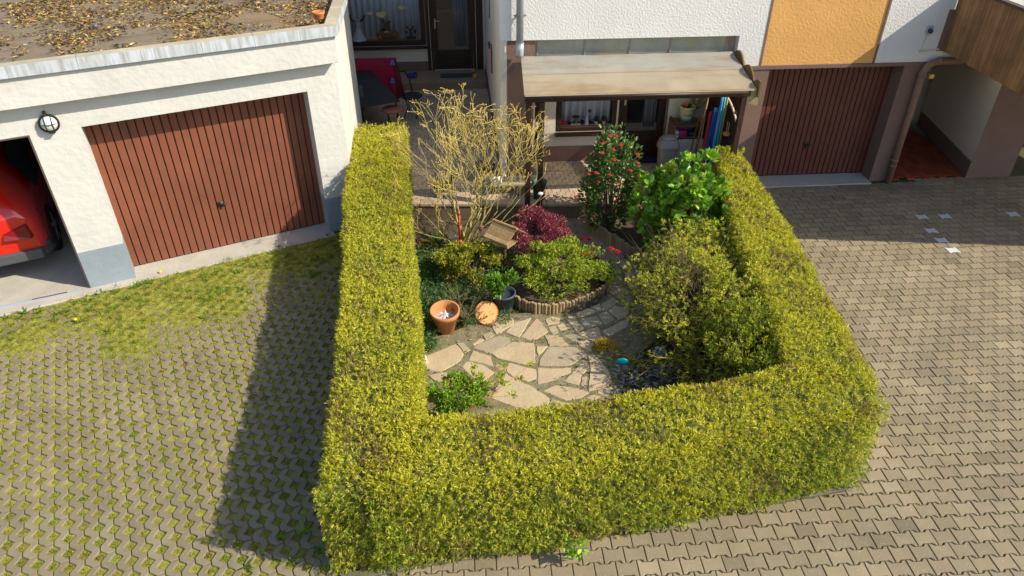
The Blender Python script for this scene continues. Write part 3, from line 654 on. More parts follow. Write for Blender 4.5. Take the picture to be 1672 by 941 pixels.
for sx in (.80, -.80):
    for yy in (.78, 3.25):
        wl_ = empty('wheel', (sx, yy, .33)); wl_.parent = car; My = Matrix.Rotation(R(90), 3, 'Y')
        m = MB(); m.lathe((-.11, 0, 0), [(.21, 0), (.32, 0), (.335, .03), (.335, .17), (.32, .20), (.21, .20)], 28, (.012, .012, .013), My); m.build('tyre', M['matte'], wl_, smooth=True)
        m = MB(); sgn = 1 if sx > 0 else -1
        m.lathe((-.10, 0, 0), [(.215, 0), (.215, .185)], 24, (.05, .055, .06), My)
        for q in range(5):
            a = q*2*math.pi/5; m.rbox((sgn*.085, .11*math.cos(a), .11*math.sin(a)), (.025, .21, .045), Matrix.Rotation(a, 3, 'X'), (.22, .24, .26))
        m.lathe((sgn*.07, 0, 0), [(.045, 0), (.045, .03)], 12, (.22, .24, .26), My); m.build('rim', M['gloss'], wl_)
m = MB(); m.ball((.97, 2.35, 1.02), .09, (.6, .012, .008), 12, 8, (1.2, .6, .8)); m.build('side_mirror', M['gloss'], car, smooth=True)

# ================================================================== THE HOUSE
house = empty('house', tuple(HO), HY, 'white stucco house with an orange panel, brown base and a sheltered patio door', 'house')
m = MB()
m.box(0, 3.52, 0, .30, 2.45, 7).box(3.52, 3.90, .0, .30, 2.0, 7).box(5.70, 7.2, 0, .30, 2.0, 7); m.box(7.2, 14, 0.3, .6, 2.0, 7)
m.box(3.90, 5.70, .02, .30, 2.0, 7)
m.build('wall', M['stucco'], house)
m = MB(); m.box(3.93, 5.67, .008, .02, 2.0, 7); m.build('orange_panel', M['orange'], house)
m = MB(); m.box(3.90, 3.93, -.006, .02, 2.0, 7).box(5.67, 5.70, -.006, .02, 2.0, 7).box(3.52, 6.62, -.012, .30, 1.945, 1.998); m.build('panel_border', M['brown'], house)
# side wall of the wing, running back to the terrace window wall
m = MB(); m.box(0.0, .22, .302, 5.2, TZ-.1, 7).box(0.002, .10, .035, .30, TZ-.1, 2.45); m.build('side_wall', M['cream'], house)
m = MB(); m.box(.10, .50, .03, .62, TZ-.1, 2.45); m.build('pilaster', M['brown'], house)
m = MB(); m.box(-.012, 0, .62, 5.2, TZ-.05, TZ+.26); m.build('side_plinth', M['brown'], house)
# lower wall behind the pergola
m = MB(); m.box(.5, .93, .60, .85, TZ-.1, 2.45).box(.93, 1.93, .60, .85, TZ-.1, .80).box(.93, 1.93, .60, .85, 1.62, 2.45).box(1.93, 1.96, .60, .85, TZ-.1, 2.45).box(1.96, 2.74, .60, .85, 2.0, 2.45).box(2.74, 3.9, .60, .85, TZ-.1, 2.45); m.build('lower_wall', M['cream'], house)
for a_, b_ in ((.5, 1.95), (2.76, 3.75)): MB().box(a_, b_, .588, .60, TZ-.05, .55).build('lower_plinth', M['brown'], house)
def window(parent, name, u0, u1, z0, z1, v, fr=.06, mull=(), glassmat='glass', curt=None, sill=True, leaf=None):
    w_ = empty(name, (0, 0, 0)); w_.parent = parent
    m = MB(); m.box(u0, u0+fr, v-.02, v+.05, z0, z1).box(u1-fr, u1, v-.02, v+.05, z0, z1).box(u0+fr, u1-fr, v-.02, v+.05, z0, z0+fr).box(u0+fr, u1-fr, v-.02, v+.05, z1-fr, z1)
    for x in mull: m.box(x-fr*.6, x+fr*.6, v-.02, v+.05, z0+fr, z1-fr)
    m.build('frame', M['darkwood'], w_, bevel=.006)
    m = MB(); m.add([(u0+fr, v+.01, z0+fr), (u1-fr, v+.01, z0+fr), (u1-fr, v+.01, z1-fr), (u0+fr, v+.01, z1-fr)], [(0, 1, 2, 3)]); m.build('pane', M[glassmat], w_)
    if sill: m = MB(); m.box(u0-.03, u1+.03, v-.12, v-.02, z0-.05, z0-.005); m.build('sill', M['darkwood'], w_, bevel=.005)
    return w_
def curtain(parent, u0, u1, z0, z1, v, nf=9, amp=.035, cc=W1):
    m = MB(); K = nf*8; vs = []
    for i in range(K+1):
        t = i/K; a = math.sin(t*nf*2*math.pi)*amp+math.sin(t*17+1)*amp*.3
        for z in (z0, (z0+z1)/2, z1): vs.append((u0+(u1-u0)*t, v+a*(1 if z > z0 else 1.2), z))
    m.add(vs, [(3*i, 3*(i+1), 3*(i+1)+1, 3*i+1) for i in range(K)]+[(3*i+1, 3*(i+1)+1, 3*(i+1)+2, 3*i+2) for i in range(K)], cc)
    o = m.build('curtain', M['curtain'], parent, smooth=True)
    so_ = o.modifiers.new('t', 'SOLIDIFY'); so_.thickness = .004; return o
wn = window(house, 'window', .95, 1.93, .80, 1.60, .62, .075); curtain(wn, 1.02, 1.86, .9, 1.6, .80, 7)
# garden door under the pergola
def glazed_door(u0, u1, z0, z1, v, pz, cu0, cu1):
    d = empty('door', (0, 0, 0)); d.parent = house; st = .095
    m = MB(); m.box(u0, u0+st, v-.02, v+.04, z0, z1).box(u1-st, u1, v-.02, v+.04, z0, z1).box(u0+st, u1-st, v-.02, v+.04, z1-st, z1)
    m.box(u0+st, u1-st, v-.012, v+.035, z0, pz); m.box(u0+st+.03, u1-st-.03, v-.022, v-.012, z0+.05, (z0+pz)/2-.02).box(u0+st+.03, u1-st-.03, v-.022, v-.012, (z0+pz)/2+.02, pz-.05); m.build('leaf', M['darkwood'], d, bevel=.006)
    m = MB(); m.add([(u0+st, v+.01, pz), (u1-st, v+.01, pz), (u1-st, v+.01, z1-st), (u0+st, v+.01, z1-st)], [(0, 1, 2, 3)]); m.build('pane', M['glass_dark'], d)
    m = MB(); m.tube([(u0+st*.5, v-.02, pz+.62), (u0+st*.5, v-.06, pz+.62), (u0+st*.5+.11, v-.065, pz+.62)], .009, 8, (.55, .45, .30)); m.rbox((u0+st*.5, v-.024, pz+.56), (.03, .008, .2), c=(.5, .42, .3)); m.build('handle', M['gloss'], d)
    m = MB(); m.box(u0-.06, u0-.003, v-.03, v+.06, z0-.02, z1+.06).box(u1+.003, u1+.06, v-.03, v+.06, z0-.02, z1+.06).box(u0-.06, u1+.06, v-.03, v+.06, z1+.003, z1+.06); m.build('frame', M['darkwood'], d, bevel=.005)
    curtain(d, cu0, cu1, pz+.03, z1-st, v+.12, 4, .02); return d
glazed_door(2.01, 2.72, TZ+.03, 1.95, .63, .76, 2.42, 2.62)
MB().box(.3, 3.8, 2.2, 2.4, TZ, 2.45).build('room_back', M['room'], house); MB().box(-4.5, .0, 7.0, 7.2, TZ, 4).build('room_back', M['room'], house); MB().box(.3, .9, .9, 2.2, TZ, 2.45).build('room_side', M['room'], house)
# clerestory strip of dirty panes under the overhang
m = MB()
us = [.23, .55, 1.25, 1.92, 2.53, 3.38]
for a, b in zip(us[:-1], us[1:]): m.box(a+.008, b-.008, .10, .115, 2.20, 2.45, col((1, 1, 1), .12))
m.build('clerestory_pane', M['clere'], house)
m = MB(); m.box(.22, 3.52, .12, .14, 2.18, 2.45)
for a in us: m.box(a-.010, a+.010, .085, .12, 2.2, 2.449)
m.build('clerestory_frame', material('rusty_frame', (.34, .25, .19), .7, .2, 12), house)
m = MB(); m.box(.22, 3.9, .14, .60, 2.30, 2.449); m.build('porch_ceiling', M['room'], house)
# right garage
m = MB(); m.box(3.74, 4.08, 0, .34, 0, 1.944).box(6.20, 6.55, 0, .34, 0, 1.944).box(4.08, 6.20, .30, .34, 1.87, 1.944); m.box(3.74, 3.90, .34, .60, 0, 1.944)
m.build('pillar', M['brown'], house)
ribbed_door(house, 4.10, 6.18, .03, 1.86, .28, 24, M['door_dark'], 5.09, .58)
m = MB(); m.box(4.085, 6.195, -.10, .30, -.02, .02); m.build('threshold', M['apron'], house)
# passage and the wall beyond it
PV = hw(0, 0)
m = MB(); m.add([(7.90, .0, 0), (8.37, 2.33, 0), (8.37, 2.33, 2.19), (7.90, 0, 2.19), (8.69, 0.002, 0), (8.69, .002, 2.19), (8.69, 2.33, 0), (8.69, 2.33, 2.19)], [(1, 0, 3, 2)]); m.box(6.55, 8.6, 2.6, 2.8, 0, 2.19); m.build('passage_wall', M['cream'], house)
m = MB(); m.add([(7.898, -.004, 0), (8.69, -.004, 0), (8.69, -.004, 2.19), (7.898, -.004, 2.19), (8.69, 2.4, 0), (8.69, 2.4, 2.19)], [(0, 1, 2, 3), (1, 4, 5, 2)])
m.add([(7.893, -.004, 0), (8.363, 2.33, 0), (8.363, 2.33, .30), (7.893, -.004, .30)], [(0, 3, 2, 1)]); m.build('passage_plinth', M['brown'], house)
m = MB(); m.box(6.56, 6.6, .34, 2.6, 0, 2.19); m.box(8.72, 13, 2.4, 2.6, 0, 2.19); m.box(6.55, 13, .3, 3.0, 2.19, 2.25); m.build('passage_side', M['brown'], house)
m = MB()
for a in range(13):
    for b in range(16):
        if (.18*a+6.6) > 8.4: continue
        m.box(6.6+a*.14, 6.6+a*.14+.132, .0+b*.16+(a % 2)*.08, .15+b*.16+(a % 2)*.08, 0, .022, col(W1, .25))
tag(m.build('passage_floor', M['tile_red'], W=Matrix.Translation(HO) @ Matrix.Rotation(HY, 4, 'Z')), kind='structure')
m = MB(); m.box(8.7, 14, 0, 3, -.02, .003); tag(m.build('shaded_floor', M['joint'], W=Matrix.Translation(HO) @ Matrix.Rotation(HY, 4, 'Z')), kind='structure')  # floor of the dark opening, its shade put into the colour
m = MB(); m.box(6.62, 7.25, -.014, 0, 2.16, 2.76); m.build('brown_trim', M['brown'], house)
# terrace window wall
TV = 5.15
m = MB(); m.box(-7, -4.2, TV, TV+.25, 0, 7).box(-4.2, -1.2, TV, TV+.25, 0, .98).box(-4.2, 0, TV, TV+.25, 3.0, 7).box(-1.2, -1.16, TV, TV+.25, 0, 3).box(-.2, 0, TV, TV+.25, 0, 3).box(-1.16, -.2, TV, TV+.25, 0, .43); m.build('terrace_wall', M['cream'], house)
m = MB(); m.box(-4.2, -1.22, TV-.02, TV, TZ-.05, .64); m.build('terrace_plinth', M['brown'], house)
m = MB(); m.box(-4.4, -.02, 4.35, TV-.02, TZ-.1, .448, (.60, .55, .50)); m.build('raised_step', M['terrace'], house, bevel=.01)
w2 = window(house, 'picture_window', -4.2, -1.26, .98, 2.95, TV+.02, .10); curtain(w2, -4.1, -1.36, 1.1, 2.9, TV+.24, 22, .03)
glazed_door(-1.10, -.26, .45, 2.9, TV+.03, .86, -.66, -.37)
m = MB(); m.box(-1.24, -1.17, TV-.03, TV, .30, 3).box(-.19, -.05, TV-.04, TV, .30, 3); m.build('post', M['darkwood'], house)
m = MB(); m.box(-4.2, -1.26, TV+.09, TV+.24, .985, 1.075); m.build('window_board', material('oak_board', (.30, .19, .10), .6, .2, 6), house)

def atH(o, u, v, z, rz=0): o.location = hw(u, v, z); o.rotation_euler = (0, 0, HY+rz); return o
# balcony in brown planks
bal = empty('balcony', tuple(HO), HY, 'brown plank sided balcony jutting out at the top right corner', 'balcony')
m = MB(); bx = lambda v: 6.70+.062*v
v = -.01; 
while v > -2.62:
    w_ = random.choice((.085, .095, .105, .07)); u0 = bx(v); u1 = bx(v-w_+.006); c = col(W1, .25); dz = random.uniform(-.004, .004)
    m.hexa([(u1, v-w_+.006, 2.17+dz), (u1+.022, v-w_+.006, 2.17+dz), (u0+.022, v, 2.17+dz), (u0, v, 2.17+dz), (u1, v-w_+.006, 3.07), (u1+.022, v-w_+.006, 3.07), (u0+.022, v, 3.07), (u0, v, 3.07)], c); v -= w_
m.build('side_boards', M['wood_balc'], bal)
m = MB(); u = bx(-2.62)
while u < 12:
    f = lambda a: -2.65-.14*(a-6.57)
    m.hexa([(u, f(u), 2.17), (u+.092, f(u+.092), 2.17), (u+.092, f(u+.092)+.022, 2.17), (u, f(u)+.022, 2.17), (u, f(u), 3.07), (u+.092, f(u+.092), 3.07), (u+.092, f(u+.092)+.022, 3.07), (u, f(u)+.022, 3.07)], col(W1, .25)); u += .1
m.build('front_boards', M['wood_balc'], bal)
m = MB(); m.hexa([(6.57, -2.61, 2.2), (12, -3.37, 2.2), (12, -.02, 2.2), (6.74, -.02, 2.2), (6.57, -2.61, 2.32), (12, -3.37, 2.32), (12, -.02, 2.32), (6.74, -.02, 2.32)]); m.build('floor', M['concrete'], bal)
m = MB(); m.hexa([(6.53, -2.68, 3.072), (6.62, -2.68, 3.072), (6.75, -.02, 3.072), (6.66, -.02, 3.072), (6.53, -2.68, 3.11), (6.62, -2.68, 3.11), (6.75, -.02, 3.11), (6.66, -.02, 3.11)]); m.hexa([(6.62, -2.68, 3.072), (12, -3.43, 3.072), (12, -3.34, 3.072), (6.62, -2.59, 3.072), (6.62, -2.68, 3.11), (12, -3.43, 3.11), (12, -3.34, 3.11), (6.62, -2.59, 3.11)]); m.build('rail', M['darkwood'], bal)

# pipes
pp = atH(empty('downpipe', (0, 0, 0), 0, 'grey galvanised downpipe ending above the patio roof at the house corner', 'downpipe'), .275, -.095, 2.30)
m = MB(); m.tube([(0, 0, .10), (0, 0, 3.6)], .052, 18); m.tube([(0, .03, -.05), (0, .015, -.01), (0, 0, .04), (0, 0, .13)], [.056, .058, .058, .058], 18); m.tube([(0, 0, .128), (0, 0, .14)], .061, 18); m.build('pipe', M['steel'], pp, smooth=True)
m = MB(); m.tube([(0, 0, .50), (0, 0, .535)], .060, 18); m.rbox((.0, .05, .517), (.02, .09, .02)); m.tube([(.058, 0, .517), (.085, 0, .517)], .011, 6).tube([(-.058, 0, .517), (-.085, 0, .517)], .011, 6); m.build('clamp', material('clamp_metal', (.20, .20, .21), .5, .2, 9, metal=.5), pp)
bp = atH(empty('drainpipe', (0, 0, 0), 0, 'brown painted drainpipe with an elbow on the pillar right of the dark garage door', 'drainpipe'), 6.46, -.075, 0)
m = MB(); m.tube([(0.03, 0, 0), (.02, 0, 1.2), (0.01, 0, 1.78), (.015, 0, 1.87), (.05, 0, 1.95), (.12, .0, 2.0), (.22, .01, 2.02), (.6, .02, 2.02)], .052, 18, cap=True); m.build('pipe', M['pipe'], bp, smooth=True)
for z in (.30, .40, 1.50, 1.80, 1.83): 
    m = MB(); m.tube([(0.026-z*.008, 0, z), (0.026-z*.008, 0, z+.03)], .061, 18); m.build('collar', M['pipe'], bp, smooth=True)
m = MB(); m.tube([(.20, .01, 2.02), (.26, .01, 2.02)], .060, 18); m.build('collar', M['pipe'], bp, smooth=True)
yl = HP(1521, 125, -.01); o = MB().box(-.04, .04, -.02, .0, -.035, .035, (.75, .50, .06)).build('yellow_plate', M['plain'], bevel=.008); atH(o, yl[0], -.002, yl[1]); tag(o, 'small yellow plate on the pillar behind the brown drainpipe', 'plate')
cm = atH(empty('wall_camera', (0, 0, 0), 0, 'small grey camera with dark lens on the shaded white wall', 'camera'), 6.40, 0, 2.47)
m = MB(); m.box(-.05, .05, -.03, 0, -.055, .065, (.35, .38, .42)); m.build('housing', M['plain'], cm, bevel=.02, seg=3)
m = MB(); m.lathe((0, -.03, 0), [(.034, 0), (.034, .03), (.022, .05), (.001, .052)], 18, (.015, .02, .04), Mx); m.build('lens', M['gloss'], cm, smooth=True)
m = MB(); m.tube([(-.01, -.012, -.06), (-.02, -.012, -.2), (-.045, -.012, -.30)], .006, 6, (.6, .56, .48)); m.tube([(-.05, -.014, -.31), (.25, -.014, -.28)], .012, 8, (.60, .55, .44)); m.build('cable', M['plain'], cm)
o = MB().box(-.03, .03, -.06, 0, -.03, .03, (.40, .30, .24)).ball((0, -.05, .03), .035, (.35, .28, .22)).build('wall_fitting', M['plain'], bevel=.008); atH(o, 6.74, -.012, 2.44); tag(o, 'small brown wall fitting beside the balcony boards', 'fitting')

# ================================================================== PATIO ROOF (lean-to)
perg = empty('patio_roof', tuple(HO), HY, 'weathered translucent lean-to roof on dark brown posts over the patio door', 'patio roof')
RB, RF = 2.215, 2.03
fl = HG(855, 152, RF); fr = HG(1240, 150, RF); vf = (fl[1]+fr[1])/2
ul, ur = fl[0], fr[0]
m = MB(); K = 4
n = 40
for i in range(K):
    pass
vs = []; 
for i in range(n+1):
    t = i/n
    for j, (sv) in enumerate((0, .5, .505, 1)):
        lu = .30+(ul-.30)*sv; ru = 3.44+(ur-3.44)*sv; vv = -.01+(vf+.01)*sv; zz = RB+(RF-RB)*sv-(.006 if sv in (.505, 1) else 0)
        vs.append((lu+(ru-lu)*t, vv, zz+.0015*math.sin(i*1.3)))
m.add(vs, [(4*i+j, 4*(i+1)+j, 4*(i+1)+j+1, 4*i+j+1) for i in range(n) for j in range(3)])
m.c = [((1.0, 1.05, 1.10), (1.0, 1.04, 1.08), (1.08, 1.03, .93), (1.14, 1.02, .84))[q % 4] for q in range(len(m.v))]
t_ = M['polyc'].node_tree; ou = t_.nodes['Material Output']; src = ou.inputs[0].links[0].from_socket; tb = t_.nodes.new('ShaderNodeBsdfTransparent'); tb.inputs[0].default_value = (1, .97, .9, 1); mx_ = t_.nodes.new('ShaderNodeMixShader'); mx_.inputs[0].default_value = .42; t_.links.new(src, mx_.inputs[1]); t_.links.new(tb.outputs[0], mx_.inputs[2]); t_.links.new(mx_.outputs[0], ou.inputs[0])
o = m.build('roof_sheet', M['polyc'], perg); q_ = o.modifiers.new('t', 'SOLIDIFY'); q_.thickness = .012
m = MB(); m.box(ul+.01, ur-.06, vf+.02, vf+.10, RF-.11, RF-.016); m.build('front_beam', M['darkwood'], perg, bevel=.006)
m = MB(); m.tube([(ul+.0, vf-.02, RF-.035), (ur-.12, vf-.02, RF-.035)], .022, 10); m.build('gutter', M['darkwood'], perg, smooth=True)
m = MB(); lm_ = (.30+ul)/2; rm_ = (3.44+ur)/2; m.box(lm_+.01, rm_-.02, vf/2-.008, vf/2+.008, (RB+RF)/2-.004, (RB+RF)/2+.016, (.40, .24, .11)); m.build('sheet_joint', M['plain'], perg)
m = MB(); m.box(ul+.01, ur-.02, vf-.004, vf+.01, RF-.016, RF-.006, (.55, .45, .30)); m.build('front_trim', M['plain'], perg)
for (uu, w_) in ((ul+.03, .075), (ul+.21, .075), (ur-.17, .075)):
    m = MB(); m.box(uu, uu+w_, vf+.03, vf+.03+w_, TZ, RF-.11); m.build('post', M['darkwood'] if uu != ul+.19 else M['darkwood'], perg, bevel=.004)
for t in (.0, .25, .5, .75, .985):
    a = Vector((.31+(3.38-.31)*t, -.02, RB-.045)); b = Vector((ul+.02+(ur-.05-ul)*t, vf+.1, RF-.035)); m = MB(); d_ = (b-a).normalized()
    m.hexa([a+Vector((0, 0, -.03)), a+Vector((.04, 0, -.03)), b+Vector((.04, 0, -.03)), b+Vector((0, 0, -.03)), a+Vector((0, 0, .03)), a+Vector((.04, 0, .03)), b+Vector((.04, 0, .03)), b+Vector((0, 0, .03))]); m.build('rafter', M['darkwood'], perg)
# scalloped side board at the right edge
def scallop(a, b, z0f, z1f, top, nsc, th, mb, c):
    a = Vector(a); b = Vector(b); K = int(nsc*12); lo = []; hi = []
    for i in range(K+1):
        t = i/K; p = a+(b-a)*t; s_ = abs(math.sin(t*nsc*math.pi)); lo.append((p.x, p.y, z0f(t))); hi.append((p.x, p.y, z1f(t)+top*s_))
    for i in range(K):
        q = [lo[i], lo[i+1], hi[i+1], hi[i]]; mb.hexa([q[0], q[1], (q[1][0]+th, q[1][1], q[1][2]), (q[0][0]+th, q[0][1], q[0][2]), q[3], q[2], (q[2][0]+th, q[2][1], q[2][2]), (q[3][0]+th, q[3][1], q[3][2])], c)
m = MB(); scallop((3.47, -.02, 0), (ur+.02, vf-.02, 0), lambda t: RB-.05+(RF-RB)*t-.06, lambda t: RB+(RF-RB)*t+.012, .10, 2.5, .022, m, (.42, .36, .25))
m.build('scalloped_board', M['log'], perg)
m = MB(); m.hexa([(ur-.10, vf+.03, RF-.20), (ur+.06, vf+.02, RF-.24), (ur+.06, vf+.06, RF-.24), (ur-.10, vf+.07, RF-.20), (ur-.10, vf+.03, RF-.02), (ur+.06, vf+.02, RF-.02), (ur+.06, vf+.06, RF-.02), (ur-.10, vf+.07, RF-.02)]); m.build('corner_bracket', M['log'], perg)
# carved brackets hanging at the left posts
m = MB()
for i in range(14):
    z = RF-.14-i*.055; w_ = .06+.045*math.sin(i*.9); m.box(ul+.16, ul+.16+w_, vf+.10, vf+.125, z-.055, z+.001)
m.build('carved_board', M['darkwood'], perg)
# dark boarded side screen with a sloping, curved top
scr = empty('side_screen', tuple(HO), HY, 'dark brown boarded screen with a curved top closing the right side of the patio', 'screen')
us_ = 3.40; nb = 12
for i in range(nb):
    v0 = .55-i*.135; v1 = v0-.128
    if v1 < -.86: break
    top = 1.97 if v0 > -.2 else 1.60-.22*((-v0-.2)/.6)**2  # rear boards raised out of view to the roof to keep sun out
    m = MB(); m.box(us_, us_+.022, v1, v0, TZ+.02, top, col(W1, .2)); m.build('board', M['darkwood'], scr)
m = MB(); pts = [(us_-.004, -.2-.66*i/6, 1.615-.22*(.66*i/6/.6)**2) for i in range(7)]; m.tube(pts, .018, 6, (.55, .46, .33)); m.build('cap', M['plain'], scr)
m = MB(); m.box(us_-.02, us_, -.84, .55, .55, .61).box(us_-.02, us_, -.84, .55, 1.1, 1.16); m.build('rail', M['darkwood'], scr)
m = MB(); m.tube([(us_-.05, -.55, 1.36), (us_-.05, -.55, 1.20)], .005, 6, (.5, .4, .3)).tube([(us_-.05, -.62, 1.36), (us_-.05, -.62, 1.20)], .005, 6, (.5, .4, .3)).lathe((us_-.05, -.585, 1.17), [(.001, -.02), (.055, -.01), (.06, .02), (.001, .03)], 14, (.55, .28, .06)); m.build('hanging_ornament', M['plain'], scr)

# ================================================================== PATIO THINGS
bi = empty('waste_bin', (0, 0, 0), 0, 'grey plastic waste bin with a domed swing lid beside the garden door', 'bin')
b_ = HG(1089, 287, TZ); atH(bi, b_[0], b_[1]+.14, TZ)
def sqlathe(prof, n=28, pw=4.0, sy=.85):
    vs = []; fs = []
    for r, z in prof:
        for k in range(n):
            a = 2*math.pi*k/n; c_, s_ = math.cos(a), math.sin(a); q = (abs(c_)**pw+abs(s_)**pw)**(-1/pw); vs.append((r*q*c_, r*q*s_*sy, z))
    for i in range(len(prof)-1):
        for k in range(n): fs.append((i*n+k, i*n+(k+1) % n, (i+1)*n+(k+1) % n, (i+1)*n+k))
    fs.append(tuple(range(n))[::-1]); fs.append(tuple((len(prof)-1)*n+k for k in range(n))); return vs, fs
m = MB(); m.add(*sqlathe([(.115, 0), (.125, .01), (.152, .44), (.152, .45)])); m.build('body', M['bin'], bi, smooth=True)
m = MB(); m.add(*sqlathe([(.168, .43), (.172, .435), (.170, .485), (.160, .50), (.145, .56), (.135, .575)])); m.build('lid', M['bin'], bi, smooth=True)
m = MB(); m.add([(x, y*1.0, z) for x, y, z in sqlathe([(.118, .57), (.112, .60), (.085, .62), (.04, .628)])[0]], sqlathe([(.118, .57), (.112, .60), (.085, .62), (.04, .628)])[1]); m.build('swing_flap', M['bin'], bi, smooth=True)
# cabinet
cb = empty('patio_cabinet', (0, 0, 0), 0, 'wooden patio cabinet with a white side panel behind the grey bin', 'cabinet')
c0 = HP(1088, 185, .30); atH(cb, 2.80, .22, TZ); cw = .46; cth = .72
m = MB(); m.box(0, cw, 0, .34, cth-.03, cth); m.box(0, .025, 0, .34, 0, cth-.03).box(cw-.025, cw, 0, .34, 0, cth-.03).box(.025, cw-.025, 0, .34, cth-.22, cth-.20); m.build('carcass', material('cabinet_wood', (.20, .115, .06), .6, .25, 8), cb, bevel=.004)
m = MB(); m.box(.03, .50, -.03, -.012, 0.0, cth-.23, (.72, .71, .68)); m.build('white_panel', M['plain'], cb, bevel=.004)
m = MB(); m.box(.01, .22, -.008, .012, cth+.0, cth+.06, (.12, .06, .035)).box(.0, .012, .0, .30, cth, cth+.06, (.12, .06, .035)); m.build('tray_edge', M['plain'], cb)
def simple(name, label, cat, mb, mat, loc, rz=0, smooth=False, bevel=0, group=None, house_frame=True):
    o = mb.build(name, mat, smooth=smooth, bevel=bevel)
    if house_frame: atH(o, *loc, rz)
    else: o.location = loc; o.rotation_euler = (0, 0, rz)
    return tag(o, label, cat, group)
simple('box', 'magenta box on the cabinet shelf behind the bin', 'box', MB().box(0, .13, 0, .12, 0, .10, (.50, .02, .22)), M['plain'], (2.88, .22, TZ+cth-.20), bevel=.004)
simple('box', 'small white box with a dark dot beside the magenta box', 'box', MB().box(0, .05, 0, .10, 0, .10, (.75, .75, .72)).box(.012, .036, -.002, 0, .04, .064, (.02, .02, .02)), M['plain'], (2.83, .215, TZ+cth-.20))
simple('folded_cloth', 'dark blue folded cloth in the cabinet, right of the magenta box', 'cloth', MB().ball((.09, .05, .03), .09, (.05, .06, .16), sc3=(1, .6, .4)), M['matte'], (3.05, .24, TZ+cth-.20), smooth=True)
fp = empty('flower_pot', (0, 0, 0), 0, 'large cream flower pot with blue lettering and red flowers on the cabinet', 'flower pot'); atH(fp, 3.02, .37, TZ+cth)
m = MB(); pr_ = [(.075, 0), (.085, .01), (.115, .16), (.118, .23), (.128, .24), (.128, .27), (.112, .27), (.105, .22), (.001, .22)]; m.lathe((0, 0, 0), pr_, 24, (.68, .60, .36)); m.build('pot', M['plain'], fp, smooth=True)
m = MB(); m.lathe((0, 0, 0), [(.0905, .03), (.1045, .085), (.1065, .085), (.0925, .03)], 24, (.12, .25, .40)); m.build('painted_band', M['plain'], fp, smooth=True)

def text_mesh(body, size, ext=.001):
    fc = bpy.data.curves.new('lettering', 'FONT'); fc.body = body; fc.size = size; fc.align_x = 'CENTER'; fc.align_y = 'CENTER'; fc.extrude = ext
    fo = bpy.data.objects.new('t', fc); COL.objects.link(fo); bpy.context.view_layer.update()
    me = bpy.data.meshes.new_from_object(fo); bpy.data.objects.remove(fo); return me
me = text_mesh('MAEEN', .060, .0015)
for v_ in me.vertices:
    x, y, z = v_.co; a = x/.115; rr = .1115+z+(y+.0)*.20; v_.co = (rr*math.sin(a), -rr*math.cos(a), .145+y)
me.materials.append(material('ink', (.03, .05, .06), .6, 0)); o = bpy.data.objects.new('lettering', me); COL.objects.link(o); o.parent = fp
m = MB(); 
for k in range(3): m.tube([(0.02*k-.02, 0, .22), (.03*k-.03, -.02, .30)], .004, 5, (.05, .10, .02))
m.build('stem', M['plain'], fp)
m = MB(); m.ball((-.06, -.03, .305), .022, (.75, .08, .03), sc3=(1.2, 1, .8)).ball((-.035, -.04, .29), .018, (.80, .12, .04)); m.build('flower', M['plain'], fp, smooth=True)
P = rng.normal(0, .04, (60, 3))*[1, 1, .3]+[0, 0, .24]; leaves('foliage', P, rng.normal(0, 1, (60, 3))+[0, 0, 1], .05, .014, pal(60, [(.04, .09, .02)]), M['leaf'], fp, 'oval')
# garland and dried things behind the pot
m = MB(); m.tube([(.11*math.cos(a), 0, .13*math.sin(a)-.02) for a in np.linspace(0, 6.283, 25)], .03, 6, (.35, .27, .12))
for k in range(26): m.ball((random.uniform(-.12, .12), random.uniform(-.03, .03), random.uniform(-.18, .14)), random.uniform(.015, .035), random.choice([(.42, .33, .14), (.35, .22, .06), (.22, .22, .08), (.5, .45, .3)]), 6, 4)
simple('dried_wreath', 'dried straw coloured wreath hanging behind the cream pot', 'wreath', m, M['matte'], (3.22, .50, 1.36))
# towels / parasol cloth
m = MB()
def drape(mb, x, y, z0, z1, w0, w1, c, nf=3, amp=.02, lean=0):
    K = 12; J = 14; vs = []
    for j in range(J+1):
        t = j/J; w_ = w0+(w1-w0)*t
        for i in range(K+1):
            s_ = i/K; vs.append((x+lean*t+(s_-.5)*w_, y+math.sin(s_*nf*6.28+t*2)*amp*(.3+t), z1+(z0-z1)*t))
    mb.add(vs, [(j*(K+1)+i, j*(K+1)+i+1, (j+1)*(K+1)+i+1, (j+1)*(K+1)+i) for j in range(J) for i in range(K)], c)
def cloth_thing(name, label, cat, c, loc, z0, z1, w0, w1, **k):
    m = MB(); drape(m, 0, 0, z0, z1, w0, w1, c, **k); o = m.build(name, M['matte'], smooth=True); so_ = o.modifiers.new('t', 'SOLIDIFY'); so_.thickness = .008; atH(o, *loc); return tag(o, label, cat)
cloth_thing('beach_towel', 'deep blue towel hanging in folds beside the dark screen', 'towel', (.015, .06, .30), (3.20, -.40, 0), .42, 1.52, .08, .16, nf=3)
cloth_thing('beach_towel', 'light blue towel hanging right of the deep blue one', 'towel', (.06, .32, .52), (3.27, -.42, 0), .40, 1.70, .07, .10, nf=2)
cloth_thing('beach_towel', 'narrow yellow towel edge hanging beside the dark screen', 'towel', (.50, .38, .14), (3.335, -.40, 0), .9, 1.72, .03, .03, nf=1)
cloth_thing('red_cloth', 'narrow strip of red cloth left of the blue towels', 'cloth', (.32, .02, .02), (3.13, -.36, 0), .45, 1.45, .04, .06, nf=1)
cloth_thing('plastic_bag', 'pale blue bag at the foot of the blue towels', 'bag', (.30, .42, .52), (3.12, -.45, 0), TZ, .50, .07, .13, nf=3)
